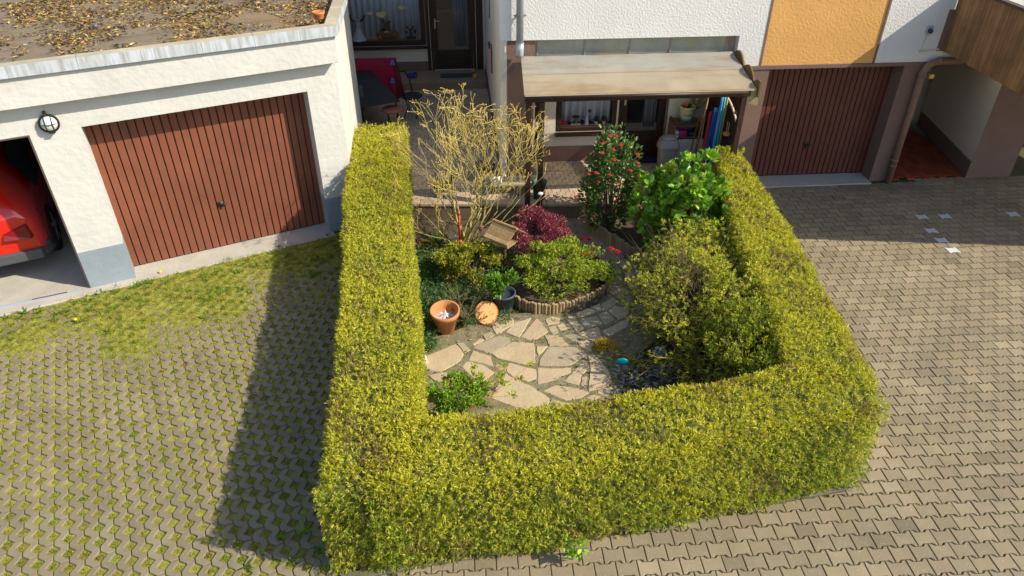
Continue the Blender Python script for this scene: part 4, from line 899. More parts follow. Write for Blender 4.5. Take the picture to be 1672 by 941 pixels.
simple('wooden_pole', 'brown wooden pole leaning against the cabinet beside the towels', 'pole', MB().tube([(0, 0, 0), (.16, .12, 1.45)], .018, 8, (.22, .09, .04)), M['plain'], (3.0, -.25, TZ), smooth=True)
br = atH(empty('broom', (0, 0, 0), 0, 'broom with a thin brown handle leaning on the white panel', 'broom'), 2.98, -.12, TZ)
MB().tube([(0, 0, .06), (.14, .18, .95)], .010, 8, (.16, .08, .04)).build('handle', M['plain'], br, smooth=True); MB().box(-.10, .10, -.025, .025, 0, .08, (.10, .045, .02)).build('brush', M['matte'], br, bevel=.008)
simple('dustpan', 'dark red brown dustpan on the patio beside the bin', 'dustpan', MB().hexa([(-.11, -.1, 0), (.11, -.1, 0), (.09, .1, .0), (-.09, .1, 0), (-.11, -.1, .012), (.11, -.1, .012), (.09, .1, .05), (-.09, .1, .05)], (.10, .03, .018)), M['plain'], (2.93, -.30, TZ+.02), .6)
mt = HG(1060, 262, TZ); simple('doormat', 'dark blue doormat in front of the door under the patio roof', 'doormat', MB().box(-.28, .28, -.17, .17, 0, .012, (.012, .028, .075)), M['matte'], (mt[0]-.05, mt[1]+.05, TZ+.004), bevel=.005)
# wall ornaments on the left post: blue fish and shells
fo_ = atH(empty('hanging_mobile', (0, 0, 0), 0, 'hanging mobile with blue glass drops on the carved left patio post', 'mobile'), ul+.26, vf+.08, 1.40)
MB().tube([(0, 0, .40), (0, 0, -.22)], .003, 5, (.5, .45, .3)).build('cord', M['plain'], fo_)
for z, c, r_ in ((.16, (.03, .06, .25), .03), (.0, (.20, .25, .45), .045), (-.12, (.05, .25, .42), .03), (-.22, (.60, .42, .22), .026)): MB().ball((0, -.03, z), r_, c, 12, 8, (1.3, .5, .8)).build('pendant', M['gloss'], fo_, smooth=True)
# window ornaments behind the panes
def ornament(name, label, cat, mb, mat, u, v, z): return simple(name, label, cat, mb, mat, (u, v, z), smooth=False)
ornament('bonsai', 'small round topped green bonsai on the sill of the patio window', 'plant', MB().tube([(0, 0, 0), (.01, 0, .06), (0, 0, .09)], .012, 6, (.45, .36, .05)).ball((0, 0, .12), .07, (.03, .05, .015), 12, 6, (1, .6, .4)).box(-.08, .08, -.03, .03, -.012, 0, (.7, .7, .68)), M['matte'], 1.28, .70, .89)
ornament('red_candle', 'red heart shaped candle at the left of the patio window', 'candle', MB().ball((-.018, 0, .03), .032, (.65, .03, .015)).ball((.02, 0, .03), .032, (.65, .03, .015)), M['plain'], 1.09, .70, .88)
for k, (uu, lb) in enumerate(((1.62, 'left of two white pots with dark round plants in the patio window'), (1.75, 'right of two white pots with dark round plants in the patio window'))):
    ornament('potted_cactus', lb, 'plant', MB().lathe((0, 0, 0), [(.022, 0), (.030, .05), (.001, .05)], 12, (.72, .72, .70)).ball((0, 0, .085), .045, (.025, .03, .015), 10, 8), M['plain'], uu, .70, .88)
ornament('white_figure', 'slim white figure between the plants of the patio window', 'figurine', MB().lathe((0, 0, 0), [(.035, 0), (.022, .10), (.012, .14), (.001, .15)], 12, (.75, .76, .78)), M['plain'], 1.46, .70, .88)
ring = atH(empty('window_hanger', (0, 0, 0), 0, 'round eye shaped charm on a loop hanging in the patio window', 'charm'), 1.47, .615, 1.12)
MB().tube([(-.02, 0, .2), (-.022, 0, .05), (-.015, 0, .0), (0, 0, -.015), (.02, 0, 0)], .005, 6, (.6, .55, .42)).build('loop', M['plain'], ring); MB().lathe((.012, -.006, .02), [(.03, 0), (.03, .008), (.012, .012), (.001, .012)], 16, (.03, .03, .03), Mx).build('disc', M['plain'], ring)
zz0 = 1.075
ornament('vase_figure', 'tall pale blue vase with antler shaped handles at the left of the big window', 'vase', MB().lathe((0, 0, 0), [(.16, 0), (.10, .12), (.05, .24), (.05, .36), (.07, .42), (.001, .42)], 16, (.48, .58, .60)).tube([(-.05, 0, .38), (-.12, 0, .44), (-.13, 0, .52)], .02, 6, (.10, .07, .03)).tube([(.05, 0, .38), (.13, 0, .42), (.17, 0, .50)], .02, 6, (.10, .07, .03)), M['plain'], -2.68, TV+.17, zz0)
mo_ = MB().ball((0, 0, .09), .13, (.20, .10, .035), 12, 8, (1.5, .5, .8)).ball((.03, 0, .24), .085, (.17, .085, .03), 12, 8, (.9, .6, 1.4)).ball((-.12, 0, .05), .07, (.35, .16, .06)).ball((.20, 0, .09), .075, (.22, .12, .04)).ball((-.03, -.03, .21), .05, (.02, .02, .02), sc3=(1, .5, .6)).ball((.01, -.05, .17), .04, (.6, .55, .45), sc3=(1.2, .5, .5)).tube([(-.02, 0, .33), (-.04, 0, .40)], .02, 5, (.12, .06, .03)).tube([(.08, 0, .33), (.10, 0, .38)], .02, 5, (.12, .06, .03))
ornament('owl_figure', 'brown wooden owl carving with leaves in the middle of the big window', 'figurine', mo_, M['matte'], -2.10, TV+.17, zz0)
ornament('bird_tree', 'black wire tree with two small birds on a dark block in the big window', 'figurine', MB().box(-.10, .10, -.03, .03, 0, .05, (.04, .035, .03)).tube([(0, 0, .05), (0, 0, .17), (-.08, 0, .26)], .011, 6, (.02, .02, .02)).tube([(0, 0, .17), (.08, 0, .27)], .011, 6, (.02, .02, .02)).ball((-.09, 0, .15), .03, (.02, .02, .03), sc3=(.8, .6, 1.5)).ball((.09, 0, .15), .03, (.02, .02, .05), sc3=(.8, .6, 1.5)).ball((-.09, -.015, .185), .014, (.7, .7, .7)), M['plain'], -1.58, TV+.17, zz0)
for uu, zz, r_, lb in ((-2.38, 1.65, .05, 'left yellow paper leaf'), (-2.15, 1.62, .09, 'larger yellow paper leaf'), (-1.72, 1.75, .06, 'yellow paper leaf on the right')):
    simple('window_sticker', lb+' stuck to the big terrace window', 'window decoration', MB().block([(r_*1.2*math.cos(a)*(1+.25*math.sin(3*a)), r_*.7*math.sin(a)*(1+.25*math.cos(5*a))) for a in np.linspace(0, 6.28, 13)[:-1]], -.001, .001, .001, .0005, (.62, .50, .24)), M['matte'], (uu, TV+.02, zz)).rotation_euler = (R(90), 0, HY)
# terrace side wall ornaments (hang on the wing wall)
me = text_mesh('ex', .20, .012); me.materials.append(M['black']); o = bpy.data.objects.new('wall_lettering', me); COL.objects.link(o)
o.rotation_euler = (R(90), 0, HY-R(90)); o.location = hw(-.014, 3.1, 1.55); tag(o, 'black scroll shaped metal ornament on the cream wing wall', 'wall ornament')
simple('wall_plaque', 'upright brown oval plaque on the cream wing wall', 'plaque', MB().box(-.02, .0, -.10, .10, -.24, .24, (.26, .09, .03)), M['plain'], (-.001, 2.35, 1.50), bevel=.018)
simple('picture_frame', 'narrow dark framed picture high on the cream wing wall', 'picture', MB().box(-.015, .0, -.12, .12, -.22, .22, (.10, .09, .08)).box(-.018, -.015, -.08, .08, -.18, .18, (.6, .62, .6)), M['plain'], (-.001, 3.0, 2.28))
# stone and slippers, mat
a_ = HG(745, 124, .45); simple('doormat', 'dark grey doormat on the raised step at the terrace door', 'doormat', MB().box(-.34, .34, -.13, .13, 0, .012, (.05, .055, .06)), M['matte'], (a_[0], a_[1]-.0, .452), bevel=.004)
sl = HG(676, 127, .45)
m = MB(); m.ball((0, 0, .03), .06, (.012, .06, .20), 12, 6, (1.0, 2.0, .5)).ball((.11, .02, .03), .06, (.012, .06, .20), 12, 6, (1.0, 2.0, .5)).ball((0, -.05, .06), .05, (.010, .045, .16), 10, 6, (1, .8, .7)).ball((.11, -.03, .06), .05, (.010, .045, .16), 10, 6, (1, .8, .7)); simple('clogs', 'pair of blue garden clogs on the raised terrace step', 'shoes', m, M['plain'], (sl[0]-.05, sl[1], .452), 1.2, smooth=True)
a_ = HG(773, 120, .45); simple('stone_ornament', 'orange stone standing beside the terrace door', 'stone', MB().ball((0, 0, .05), .055, (.40, .20, .08), 10, 8, (1, .7, 1)), M['matte'], (a_[0], a_[1], .452), smooth=True)
a_ = HG(776, 128, .45); simple('stone_ornament', 'yellow orange stone in front of the other orange stone', 'stone', MB().ball((0, 0, .05), .06, (.55, .30, .08), 10, 8, (.8, .6, 1)), M['matte'], (a_[0], a_[1]-.05, .452), smooth=True)

# ------------------------------------------------------------------ terrace furniture (left)
# red cloth thrown over a bench
RC0 = HG(656, 152, TZ); 
bench = atH(empty('covered_bench', (0, 0, 0), 0, 'garden bench completely draped in a crimson cloth held by blue clips', 'bench'), -3.3, 4.02, TZ)
W_, Hh = 1.42, .66; K = 44; vs = []; rows = [(.46, Hh-.02), (.40, Hh), (0, Hh+.0), (-.02, Hh-.03), (-.07, Hh*.62), (-.11, Hh*.28), (-.16, .01)]
m = MB()
for i in range(K+1):
    t = i/K; f = math.sin(t*34)*.018+math.sin(t*13+1)*.02
    for (yy, zz) in rows: vs.append((t*W_+(.05*(1-zz/Hh) if i == K else 0), yy-f*(1-zz/Hh)*1.6, zz+(0 if zz > .1 else .01*math.sin(t*20))))
nr_ = len(rows); fs = [(i*nr_+j, (i+1)*nr_+j, (i+1)*nr_+j+1, i*nr_+j+1) for i in range(K) for j in range(nr_-1)]
e = K*nr_; b0 = len(vs); side = []
for j, (yy, zz) in enumerate(rows[2:]): pass
vs += [(W_+.10, .42, .02), (W_+.14, .2, .01), (W_+.05, .44, .4), (W_+.06, .2, .4)]
fs += [(e+0, e+2, b0+3, b0+2), (b0+2, b0+3, b0+1, b0+0), (e+2, e+3, e+4, b0+3), (b0+3, e+4, e+5, b0+1), (e+5, e+6, b0+1)]
m.add(vs, fs, W1); o = m.build('cloth', M['cloth_red'], bench, smooth=True); q_ = o.modifiers.new('t', 'SOLIDIFY'); q_.thickness = .01
for (x, y, z) in ((W_-.04, .0, Hh+.03), (W_-.06, -.11, .36)):
    m = MB(); m.rbox((x, y, z), (.05, .03, .09), Matrix.Rotation(.4, 3, 'Y'), (.05, .30, .62)); m.rbox((x+.02, y-.01, z), (.03, .03, .10), Matrix.Rotation(-.4, 3, 'Y'), (.05, .30, .62)); m.build('clip', M['plain'], bench)
m = MB(); m.box(.06, W_-.06, .05, .40, .0, Hh-.04, (.1, .07, .05)); m.build('bench_frame', M['matte'], bench)
# table
TT = TZ+.56; tq = [HG(587, 127, TT), HG(606, 115, TT), HG(652, 164, TT), HG(597, 174, TT)]
tq = [tq[3], tq[2], tq[1], (tq[1][0]-.62, tq[1][1]+.02)]; tq[0] = (tq[0][0]-.08, tq[0][1])
tab = atH(empty('garden_table', (0, 0, 0), 0, 'black rectangular garden table beside the red draped bench', 'table'), 0, 0, 0)
m = MB(); m.block([(p[0], p[1]) for p in tq], TT-.03, TT, .008, .008, (.022, .024, .027)); m.build('tabletop', M['plain'], tab)
a = Vector(tq[0]); b = Vector(tq[3]); c_ = Vector(tq[1]); d_ = Vector(tq[2]); m = MB()
for t in (.33, .66): m.tube([(*(a+(c_-a)*.02+(b-a)*t), TT+.001), (*(c_+(d_-c_)*t), TT+.001)], .0022, 4, (.10, .10, .11))
m.build('seam', M['plain'], tab)
for p in tq:
    cx_ = sum(q[0] for q in tq)/4; cy_ = sum(q[1] for q in tq)/4; x = p[0]+(cx_-p[0])*.12; y = p[1]+(cy_-p[1])*.12
    m = MB(); m.tube([(x, y, TT-.03), (x+(p[0]-cx_)*.03, y, TZ)], .016, 8); m.build('leg', M['blackm'], tab, smooth=True)
# chairs
def chair(loc, rz, label, seatc, back):
    t = atH(empty('garden_chair', (0, 0, 0), 0, label, 'chair'), loc[0], loc[1], TZ, rz); h = .40
    MB().lathe((0, 0, h-.02), [(.18, 0), (.20, .012), (.20, .03), (.17, .045), (.001, .047)], 22, seatc).build('seat', M['matte'], t, smooth=True)
    for a in (.78, 2.36, 3.93, 5.5): MB().tube([(.13*math.cos(a), .13*math.sin(a), h-.02), (.11*math.cos(a+.3), .11*math.sin(a+.3), h*.5), (.18*math.cos(a), .18*math.sin(a), 0)], .010, 6, (.02, .02, .02)).build('leg', M['blackm'], t, smooth=True)
    if back:
        MB().tube([(-.18, .06, h), (-.21, .12, h+.28), (-.17, .18, h+.40), (0, .24, h+.43), (.17, .18, h+.40), (.21, .12, h+.28), (.18, .06, h)], .013, 6, (.02, .02, .02)).build('back_frame', M['blackm'], t, smooth=True)
    return t
p = HG(641, 177, TZ+.42); chair(p, 0, 'round stool with a terracotta coloured seat by the black table', (.36, .13, .08), False)
p = HG(672, 155, TZ+.42); chair(p, 1.2, 'black round garden chair with curved back rail between table and red bench', (.022, .024, .028), True)
# broom leaning on the garage side wall
p0 = G(586, 206, .62); 
br2 = empty('yard_broom', (p0.x, p0.y, 0), 0, 'pale wooden broom standing against the end of the garage wall', 'broom')
MB().tube([(0.0, 0, .1), (-.015, .0, 1.62)], .017, 8, (.62, .52, .36)).build('handle', M['plain'], br2, smooth=True); MB().rbox((.09, -.03, 1.25), (.12, .04, .20), None, (.05, .055, .06)).build('brush_head', M['matte'], br2, bevel=.01)

# ================================================================== LOG EDGINGS
def logs(name, label, pts, h, r, z=0.0):
    t = empty(name, (0, 0, 0), 0, label, 'edging'); cum = 0; pts = [Vector((p[0], p[1], 0)) for p in pts]; seg = [(pts[i+1]-pts[i]).length for i in range(len(pts)-1)]; tot = sum(seg); n = int(tot/(2*r*.97)); m = MB()
    for k in range(n):
        s_ = k*tot/n; i = 0
        while i < len(seg)-1 and s_ > seg[i]: s_ -= seg[i]; i += 1
        p = pts[i]+(pts[i+1]-pts[i])*(s_/seg[i]); hh = h+random.uniform(-.012, .012); rr = r*random.uniform(.9, 1.03); c = col((1, 1, 1), .22); d = random.uniform(-.006, .006)
        m.lathe((p.x+d, p.y+d, z-.02), [(rr, 0), (rr, hh+.010), (rr*.88, hh+.02), (.001, hh+.02)], 9, c)
    m.build('log_row', M['log'], t, smooth=False); return t
rp = [G(x, y, .17) for x, y in [(836, 478), (850, 489), (875, 496), (905, 497), (935, 491), (962, 481), (985, 468), (999, 453), (1001, 440)]]
logs('log_edging', 'curved low log edging round the bed of the low green shrub', rp, .17, .022)
rp = [G(x, y, .22) for x, y in [(1020, 345), (985, 345), (962, 348), (957, 354), (968, 362), (1000, 382), (1040, 408), (1072, 432), (1095, 452)]]
logs('log_edging', 'tall straight log edging along the bed with the red camellia', rp[2:], .22, .024)
rp = [G(x, y, .24) for x, y in [(1022, 338), (1060, 338), (1100, 338)]]; logs('log_edging', 'short row of logs in front of the terrace behind the camellia', rp, .22, .024)

# ================================================================== SHRUBS AND PLANTS
def local(o, mats=None): return o
def clump_points(n, cen, rad, clumps=14, spread=.34, flat=.0, seed=0):
    """points gathered in leaf clumps spread through an uneven ellipsoid"""
    r_ = np.random.default_rng(seed); c = unit(r_.normal(size=(clumps, 3)))*r_.uniform(.35, .95, (clumps, 1))**.6; c[:, 2] = np.abs(c[:, 2])*1.0-.25*(r_.random(clumps) < .35)
    k = r_.integers(0, clumps, n); q = unit(r_.normal(size=(n, 3)))*r_.uniform(.25, 1, (n, 1))**.5*spread*r_.uniform(.7, 1.25, clumps)[k][:, None]
    P = (c[k]+q); return P*np.array(rad)+np.array(cen), unit(q*.8+c[k]*.6+np.array([0, 0, .35])), c*np.array(rad)+np.array(cen)
def shrub(name, label, cat, base, cen, rad, n, L, Wd, cols, wts=None, shape='oval', clumps=14, spread=.34, mat='leaf', seed=0, jit=.7, stem=M['bark'], stemr=.012, whorl=0, group=None, curl=.2, parent=None, stems=True, minz=.02, thin=False):
    t = empty(name, tuple(base), 0, label, cat, group) if parent is None else parent
    P, D, C_ = clump_points(n, cen, rad, clumps, spread, seed=seed); kz = P[:, 2] > minz
    if thin: kz &= (rng.random(len(P)) < np.clip(.95+(P[:, 0]-.1)*.60, .25, 1)) & (P[:, 2] < .66+.42*(np.clip(P[:, 0], -1, .9)+1))
    P = P[kz]; D = D[kz]; n = len(P)
    if whorl:
        P = np.repeat(P, whorl, 0)+rng.normal(0, .006, (n*whorl, 3)); D = np.repeat(D, whorl, 0); n = len(P); cc = np.repeat(pal(n//whorl, cols, wts, .12), whorl, 0)*(1+rng.uniform(-.12, .12, (n, 1)))
    else: cc = pal(n, cols, wts, .22)
    D = D+rng.normal(0, jit, (n, 3))
    leaves('foliage', P, D, rng.uniform(*L, n), rng.uniform(*Wd, n), cc, M[mat], t, shape, curl)
    if stems:
        m = MB()
        for c in C_:
            c = Vector(c); b = Vector((random.uniform(-.05, .05)*rad[0]*3, random.uniform(-.05, .05), 0)); mid = b.lerp(c, .5)+Vector((random.uniform(-.04, .04), random.uniform(-.04, .04), .04)); m.tube([b, mid, c], [stemr, stemr*.7, stemr*.25], 5)
            for q in range(3):
                e_ = c+Vector((random.uniform(-1, 1)*rad[0], random.uniform(-1, 1)*rad[1], random.uniform(0, 1)*rad[2]))*.28; m.tube([mid.lerp(c, .6), e_], [stemr*.4, stemr*.15], 4)
        m.build('branch', stem, t)
    return t

# --- the bare yellow-twigged shrub
bs = empty('bare_shrub', (-.74, 8.62, 0), 0, 'large leafless shrub with many upright straw yellow twigs in front of the terrace', 'shrub')
BP = bs.location.copy(); rnd = random.Random(5); mtr = MB(); ntw = 0
def grow(p, d, L_, r, lev):
    """one shoot: curves upwards, forks near its end and along its length"""
    global ntw
    seg = 5 if lev < 3 else 4; pts = [p.copy()]; rr = [r]; q = p.copy(); dd = d.copy(); kids = []
    for i in range(seg):
        if q.z > 2.0-.12*abs(q.x-.1): dd.z = min(dd.z, .1); L_ *= .8
        dd = (dd+Vector((rnd.uniform(-.24, .24), rnd.uniform(-.24, .24), rnd.uniform(-.06, .16)))).normalized(); q = q+dd*L_/seg; pts.append(q.copy()); rr.append(max(r*(1-.45*(i+1)/seg), .0028))
        if q.x > 1.20 or q.x < -.85: kids = []; lev = 9; break
        if i >= 1 and lev < 5 and rnd.random() < (.10 if lev else .32): kids.append((q.copy(), dd.copy(), rr[-1]))
    if len(pts) < 2: return
    mtr.tube(pts, [a*.88 for a in rr], 6 if lev < 2 else 5, col((1.1, 1.05, .9) if lev > 3 else ((.95, .95, .95) if lev > 1 else (.62, .64, .70)), .16)); ntw += 1
    if lev < 5:
        for _ in range(2): kids.append((q.copy(), dd.copy(), rr[-1]))
        for (kp, kd, kr) in kids:
            a = Vector((rnd.uniform(-1, 1), rnd.uniform(-1, 1), rnd.uniform(-.3, .6))).normalized(); nd_ = (kd+a*.62).normalized(); nd_.z = max(nd_.z, .12)
            grow(kp, nd_, L_*rnd.uniform(.60, .82), kr*.68, lev+1)
    else: mtr.ball(q, .0052, (1.1, 1.0, .7), 5, 3, (1, 1, 2))
for (dx, dy, dz, L_, r) in [(-.42, .1, 1, .86, .024), (-.20, -.1, 1, .98, .026), (-.05, .25, 1, 1.02, .024), (.12, -.05, 1, 1.0, .026), (.38, .1, 1, .95, .025), (.62, -.05, .95, .95, .026), (.78, .15, .85, .90, .025), (.90, -.1, .70, .80, .022), (-.70, .0, .95, .66, .020), (.25, .35, 1, .85, .020), (1.0, .2, .60, .66, .018)]:
    grow(Vector((rnd.uniform(-.10, .12), rnd.uniform(-.07, .07), 0)), Vector((dx, dy, dz)).normalized(), L_*.82, r, 0)
mtr.build('branch', M['bark_y'], bs, smooth=True)

# --- camellia with red blooms
cam_ = shrub('camellia', 'upright camellia with glossy dark leaves and red blooms behind the log edging', 'shrub', (1.42, 9.18, .06), (-.02, .0, .54), (.42, .34, .90), 3700, (.045, .075), (.014, .022),
             [(.055, .12, .025), (.09, .18, .03), (.18, .28, .05), (.34, .42, .15)], [4, 4, 2, 1], mat='leaf_gloss', clumps=38, spread=.30, seed=4, jit=.6, stemr=.011)
def bloom(t, p, r, c, name='flower'):
    m = MB(); p = Vector(p)
    for ring_, (k, rr, h) in enumerate(((6, 1.0, 0), (5, .65, .35), (3, .3, .6))):
        for q in range(k):
            a = q*6.283/k+ring_*.5; dv = Vector((math.cos(a), math.sin(a), 0)); s_ = Vector((-dv.y, dv.x, 0)); z = Vector((0, -.25, 1)).normalized()
            m.add([p+z*h*r*.3, p+dv*rr*r*.6-s_*r*.42+z*r*(h*.6+.1), p+dv*rr*r+z*r*(h*.8+.25), p+dv*rr*r*.6+s_*r*.42+z*r*(h*.6+.1)], [(0, 1, 2, 3)], col(c, .12))
    m.ball(p+Vector((0, -.1*r, r*.3)), r*.3, (c[0]*.6, c[1]*.6, c[2]*.6), 6, 4)
    return m.build(name, M['leaf'], t)
for (x, y) in [(1001, 245), (1006, 223), (996, 223), (985, 234), (983, 251), (1002, 262), (1013, 238), (973, 283), (996, 287), (976, 298), (1041, 253), (1041, 267), (1044, 289), (940, 322), (1017, 338), (1008, 330), (1007, 300), (961, 285), (1029, 279)][:19]:
    ds = random.choice((-.34, -.38, -.30)); p = (lambda r_: CP+r_*((9.18+ds)/r_.y))(ray(x, y)); bloom(cam_, p-cam_.location, .038, (.85, .09, .07))
# --- broad-leaved light green shrub
shrub('laurel_shrub', 'bright green shrub with large rounded leaves in front of the right hedge', 'shrub', (2.38, 8.45, .05), (-.02, .0, .50), (.74, .50, .94), 540, (.09, .135), (.030, .042),
      [(.17, .36, .028), (.29, .48, .035), (.42, .56, .06), (.09, .21, .02)], [3, 4, 2, 1.5], mat='leaf_gloss', clumps=64, spread=.25, seed=9, jit=.75, whorl=6, stemr=.013)
# --- loose sprawling olive-yellow shrub on the right
ls = shrub('sprawling_shrub', 'loose sprawling shrub with narrow yellow green leaves filling the right corner', 'shrub', (2.25, 6.45, .0), (.14, .30, .42), (1.06, 1.66, .72), 8200, (.020, .040), (.004, .0075),
      [(.50, .54, .05), (.64, .62, .06), (.30, .36, .03), (.66, .60, .10)], [4, 3, 2, 1], 'oval', clumps=340, spread=.14, thin=True, seed=3, jit=.8, whorl=9, stem=M['bark'], stemr=.009)
m = MB(); twp = []
for k in range(170):
    a = random.uniform(0, 6.283); e = random.uniform(.2, 1.0); L_ = random.uniform(.6, 1.25); d = Vector((math.cos(a)*math.cos(e), math.sin(a)*math.cos(e), math.sin(e))); p = Vector((random.uniform(-.45, .55), random.uniform(-.45, .5), .02)); pts = [p]
    for i in range(6):
        d = (d+Vector((random.uniform(-.3, .3), random.uniform(-.3, .3), random.uniform(-.26, .12)))).normalized(); p = p+d*L_/6; p.z = max(p.z, .03)
        if p.x > 1.05 or p.x < -1.2 or p.y < -1.25: break
        pts.append(p)
        if i > 1: twp += [(*p, *d)]*2
    m.tube(pts, [.0055-.0007*i for i in range(len(pts))], 5, col((.85, .78, .62), .3))
m.build('twig', M['bark_y'], ls)
twp = np.array(twp); twp = np.repeat(twp, 5, 0); n = len(twp)
leaves('foliage', twp[:, :3]+rng.normal(0, .012, (n, 3)), twp[:, 3:]*.5+rng.normal(0, .8, (n, 3))+[0, 0, .3], rng.uniform(.022, .045, n), rng.uniform(.004, .007, n), pal(n, [(.36, .36, .025), (.48, .44, .03), (.20, .24, .02)]), M['leaf'], ls, 'oval')
shrub('evergreen_shrub', 'dark green low evergreen squeezed into the corner of the hedge behind the sprawling shrub', 'shrub', (2.42, 5.60, .0), (0, .05, .56), (.48, .66, .56), 2600, (.03, .055), (.004, .007),
      [(.26, .34, .03), (.42, .46, .035), (.52, .52, .04), (.13, .19, .02)], [4, 3, 1.5, 2], 'blade', clumps=90, spread=.22, seed=66, jit=.7, whorl=5)
# --- dark red Japanese-maple-like shrub
shrub('red_leaf_shrub', 'dark wine red shrub with fine crinkled leaves behind the low green one', 'shrub', (.34, 8.36, .08), (0, 0, .32), (.42, .33, .38), 7600, (.020, .042), (.005, .009),
      [(.30, .05, .08), (.46, .10, .14), (.18, .03, .05), (.55, .20, .24)], [4, 3, 2, 1], 'blade', clumps=26, spread=.27, seed=12, jit=.8, curl=.4)
# --- low green shrub inside the ring
shrub('low_shrub', 'low spreading green shrub inside the curved ring of logs', 'shrub', (.66, 7.68, .09), (-.03, -.02, .20), (.66, .47, .38), 3300, (.016, .028), (.005, .008),
      [(.30, .42, .03), (.48, .54, .04), (.60, .60, .06), (.15, .24, .02)], [4, 3, 1.5, 2], clumps=44, spread=.24, seed=21, jit=.75, whorl=6, stemr=.008)
# --- golden olive shrub left of it
shrub('olive_shrub', 'low bushy shrub with tiny olive gold leaves below the bird table', 'shrub', (-.56, 7.92, .0), (0, 0, .24), (.46, .36, .33), 1900, (.018, .032), (.006, .009),
      [(.34, .38, .03), (.48, .44, .035), (.18, .22, .02), (.30, .18, .06)], [4, 3, 2, 1], clumps=40, spread=.25, seed=31, jit=.8, whorl=6, stemr=.007)
# --- light green perennial bottom left and its sprigs
sh = shrub('leafy_perennial', 'bright light green bushy plant in the corner of the hedge beside the flagstones', 'plant', (-.56, 5.28, .0), (.0, .08, .22), (.32, .28, .24), 430, (.03, .055), (.006, .010),
      [(.24, .42, .02), (.34, .50, .03), (.14, .28, .02)], clumps=24, spread=.3, seed=41, whorl=6, stemr=.004)
for k in range(13):
    a = random.uniform(-.6, 1.4); L_ = random.uniform(.2, .55); x = .10+random.uniform(-.1, .2); tip = Vector((x+math.cos(a)*L_, .1+random.uniform(0, .35), random.uniform(.25, .45)))
    MB().tube([(x*.3, .05, .05), (x, .1, .22), tip], [.004, .003, .002], 5, (.9, .6, .5)).build('stem', M['bark_y'], sh)
    P = np.array([tuple(tip)]*26)+rng.normal(0, .015, (26, 3)); leaves('leaf_tuft', P, rng.normal(0, .6, (26, 3))+[.2, 0, .7], rng.uniform(.03, .055, 26), .007, pal(26, [(.36, .50, .025), (.5, .55, .05)]), M['leaf'], sh, 'oval')
# --- tufted, strappy plants
def strappy(name, label, loc, n, L_, w, cols, spread=.8, group=None, cat='plant', parent=None, up=.8):
    t = empty(name, tuple(loc), 0, label, cat, group) if parent is None else parent; V = []; Fs = []; C_ = []; 
    for k in range(n):
        a = random.uniform(0, 6.283); out = random.uniform(.2, 1)*spread; c = col(random.choice(cols), .2); LL = L_*random.uniform(.6, 1.1); dv = Vector((math.cos(a), math.sin(a), 0)); sd_ = Vector((-dv.y, dv.x, 0)); p = dv*random.uniform(0, .03); b = len(V)
        for i in range(5):
            u_ = i/4; q = p+dv*out*LL*u_**1.4+Vector((0, 0, up*LL*(u_-.55*out*u_*u_))); ww = w*(1-u_**2)*.9+.0006; V += [q-sd_*ww, q+sd_*ww]; C_ += [c, c]
        Fs += [(b+2*i, b+2*i+1, b+2*i+3, b+2*i+2) for i in range(4)]
    np_mesh('leaf_tuft', np.array([tuple(v) for v in V]), np.array(Fs), np.array(C_), M['leaf'], t); return t
def at0(x, y, z=.0): return G(x, y, z)
GREEN = [(.06, .16, .03), (.10, .22, .035), (.04, .10, .025)]
strappy('grassy_plant', 'spiky grass tuft left of the gravel path behind the red shrub', at0(914, 382), 26, .40, .006, [(.20, .30, .06), (.30, .36, .10)], .5)
strappy('grassy_plant', 'dark spiky tuft spilling over the right end of the curved log edging', at0(985, 462, .08), 60, .34, .007, GREEN, .9)
strappy('grassy_plant', 'strap leaved green plant at the foot of the bare shrub near the left hedge', at0(714, 402), 60, .34, .013, GREEN+[(.30, .34, .05)], .8)
strappy('grassy_plant', 'tuft of dry brown leaves tucked against the left hedge', at0(694, 408), 26, .28, .016, [(.20, .08, .04), (.34, .16, .06), (.10, .04, .02)], .9)
strappy('grassy_plant', 'dark green tuft in the shade at the left end of the straight log edging', at0(1042, 422, .05), 40, .22, .007, [(.05, .10, .02), (.08, .14, .03)], .8)
strappy('grassy_plant', 'dark green tuft in the shade below the big leaved shrub', at0(1062, 436, .05), 34, .20, .007, [(.04, .09, .02), (.07, .12, .03)], .8)
strappy('grassy_plant', 'green grass tuft beside the green pot below the terrace', at0(895, 352), 24, .26, .006, [(.14, .28, .03), (.3, .4, .06)], .6)
for k, (x, y, lb) in enumerate([(950, 398, 'red tulips by the gravel path, the left cluster next to the red shrub'), (966, 418, 'red tulips hanging over the top of the low green shrub'), (998, 420, 'red tulips by the gravel path nearest the straight log edging')]):
    p = at0(x, y+24); t = strappy('tulips', lb, p, 16, .26, .010, GREEN+[(.3, .36, .06)], .7, 'tulips along the path', 'flowers')
    for q in range(3 if k < 2 else 2):
        e_ = Vector((random.uniform(-.11, .11), random.uniform(-.05, .05), random.uniform(.24, .34))); MB().tube([(0, 0, 0), e_*.6+Vector((0, 0, .05)), e_], .0035, 5, (.12, .25, .04)).build('stem', M['matte'], t)
        bloom(t, e_, .050, (.80, .06, .06))
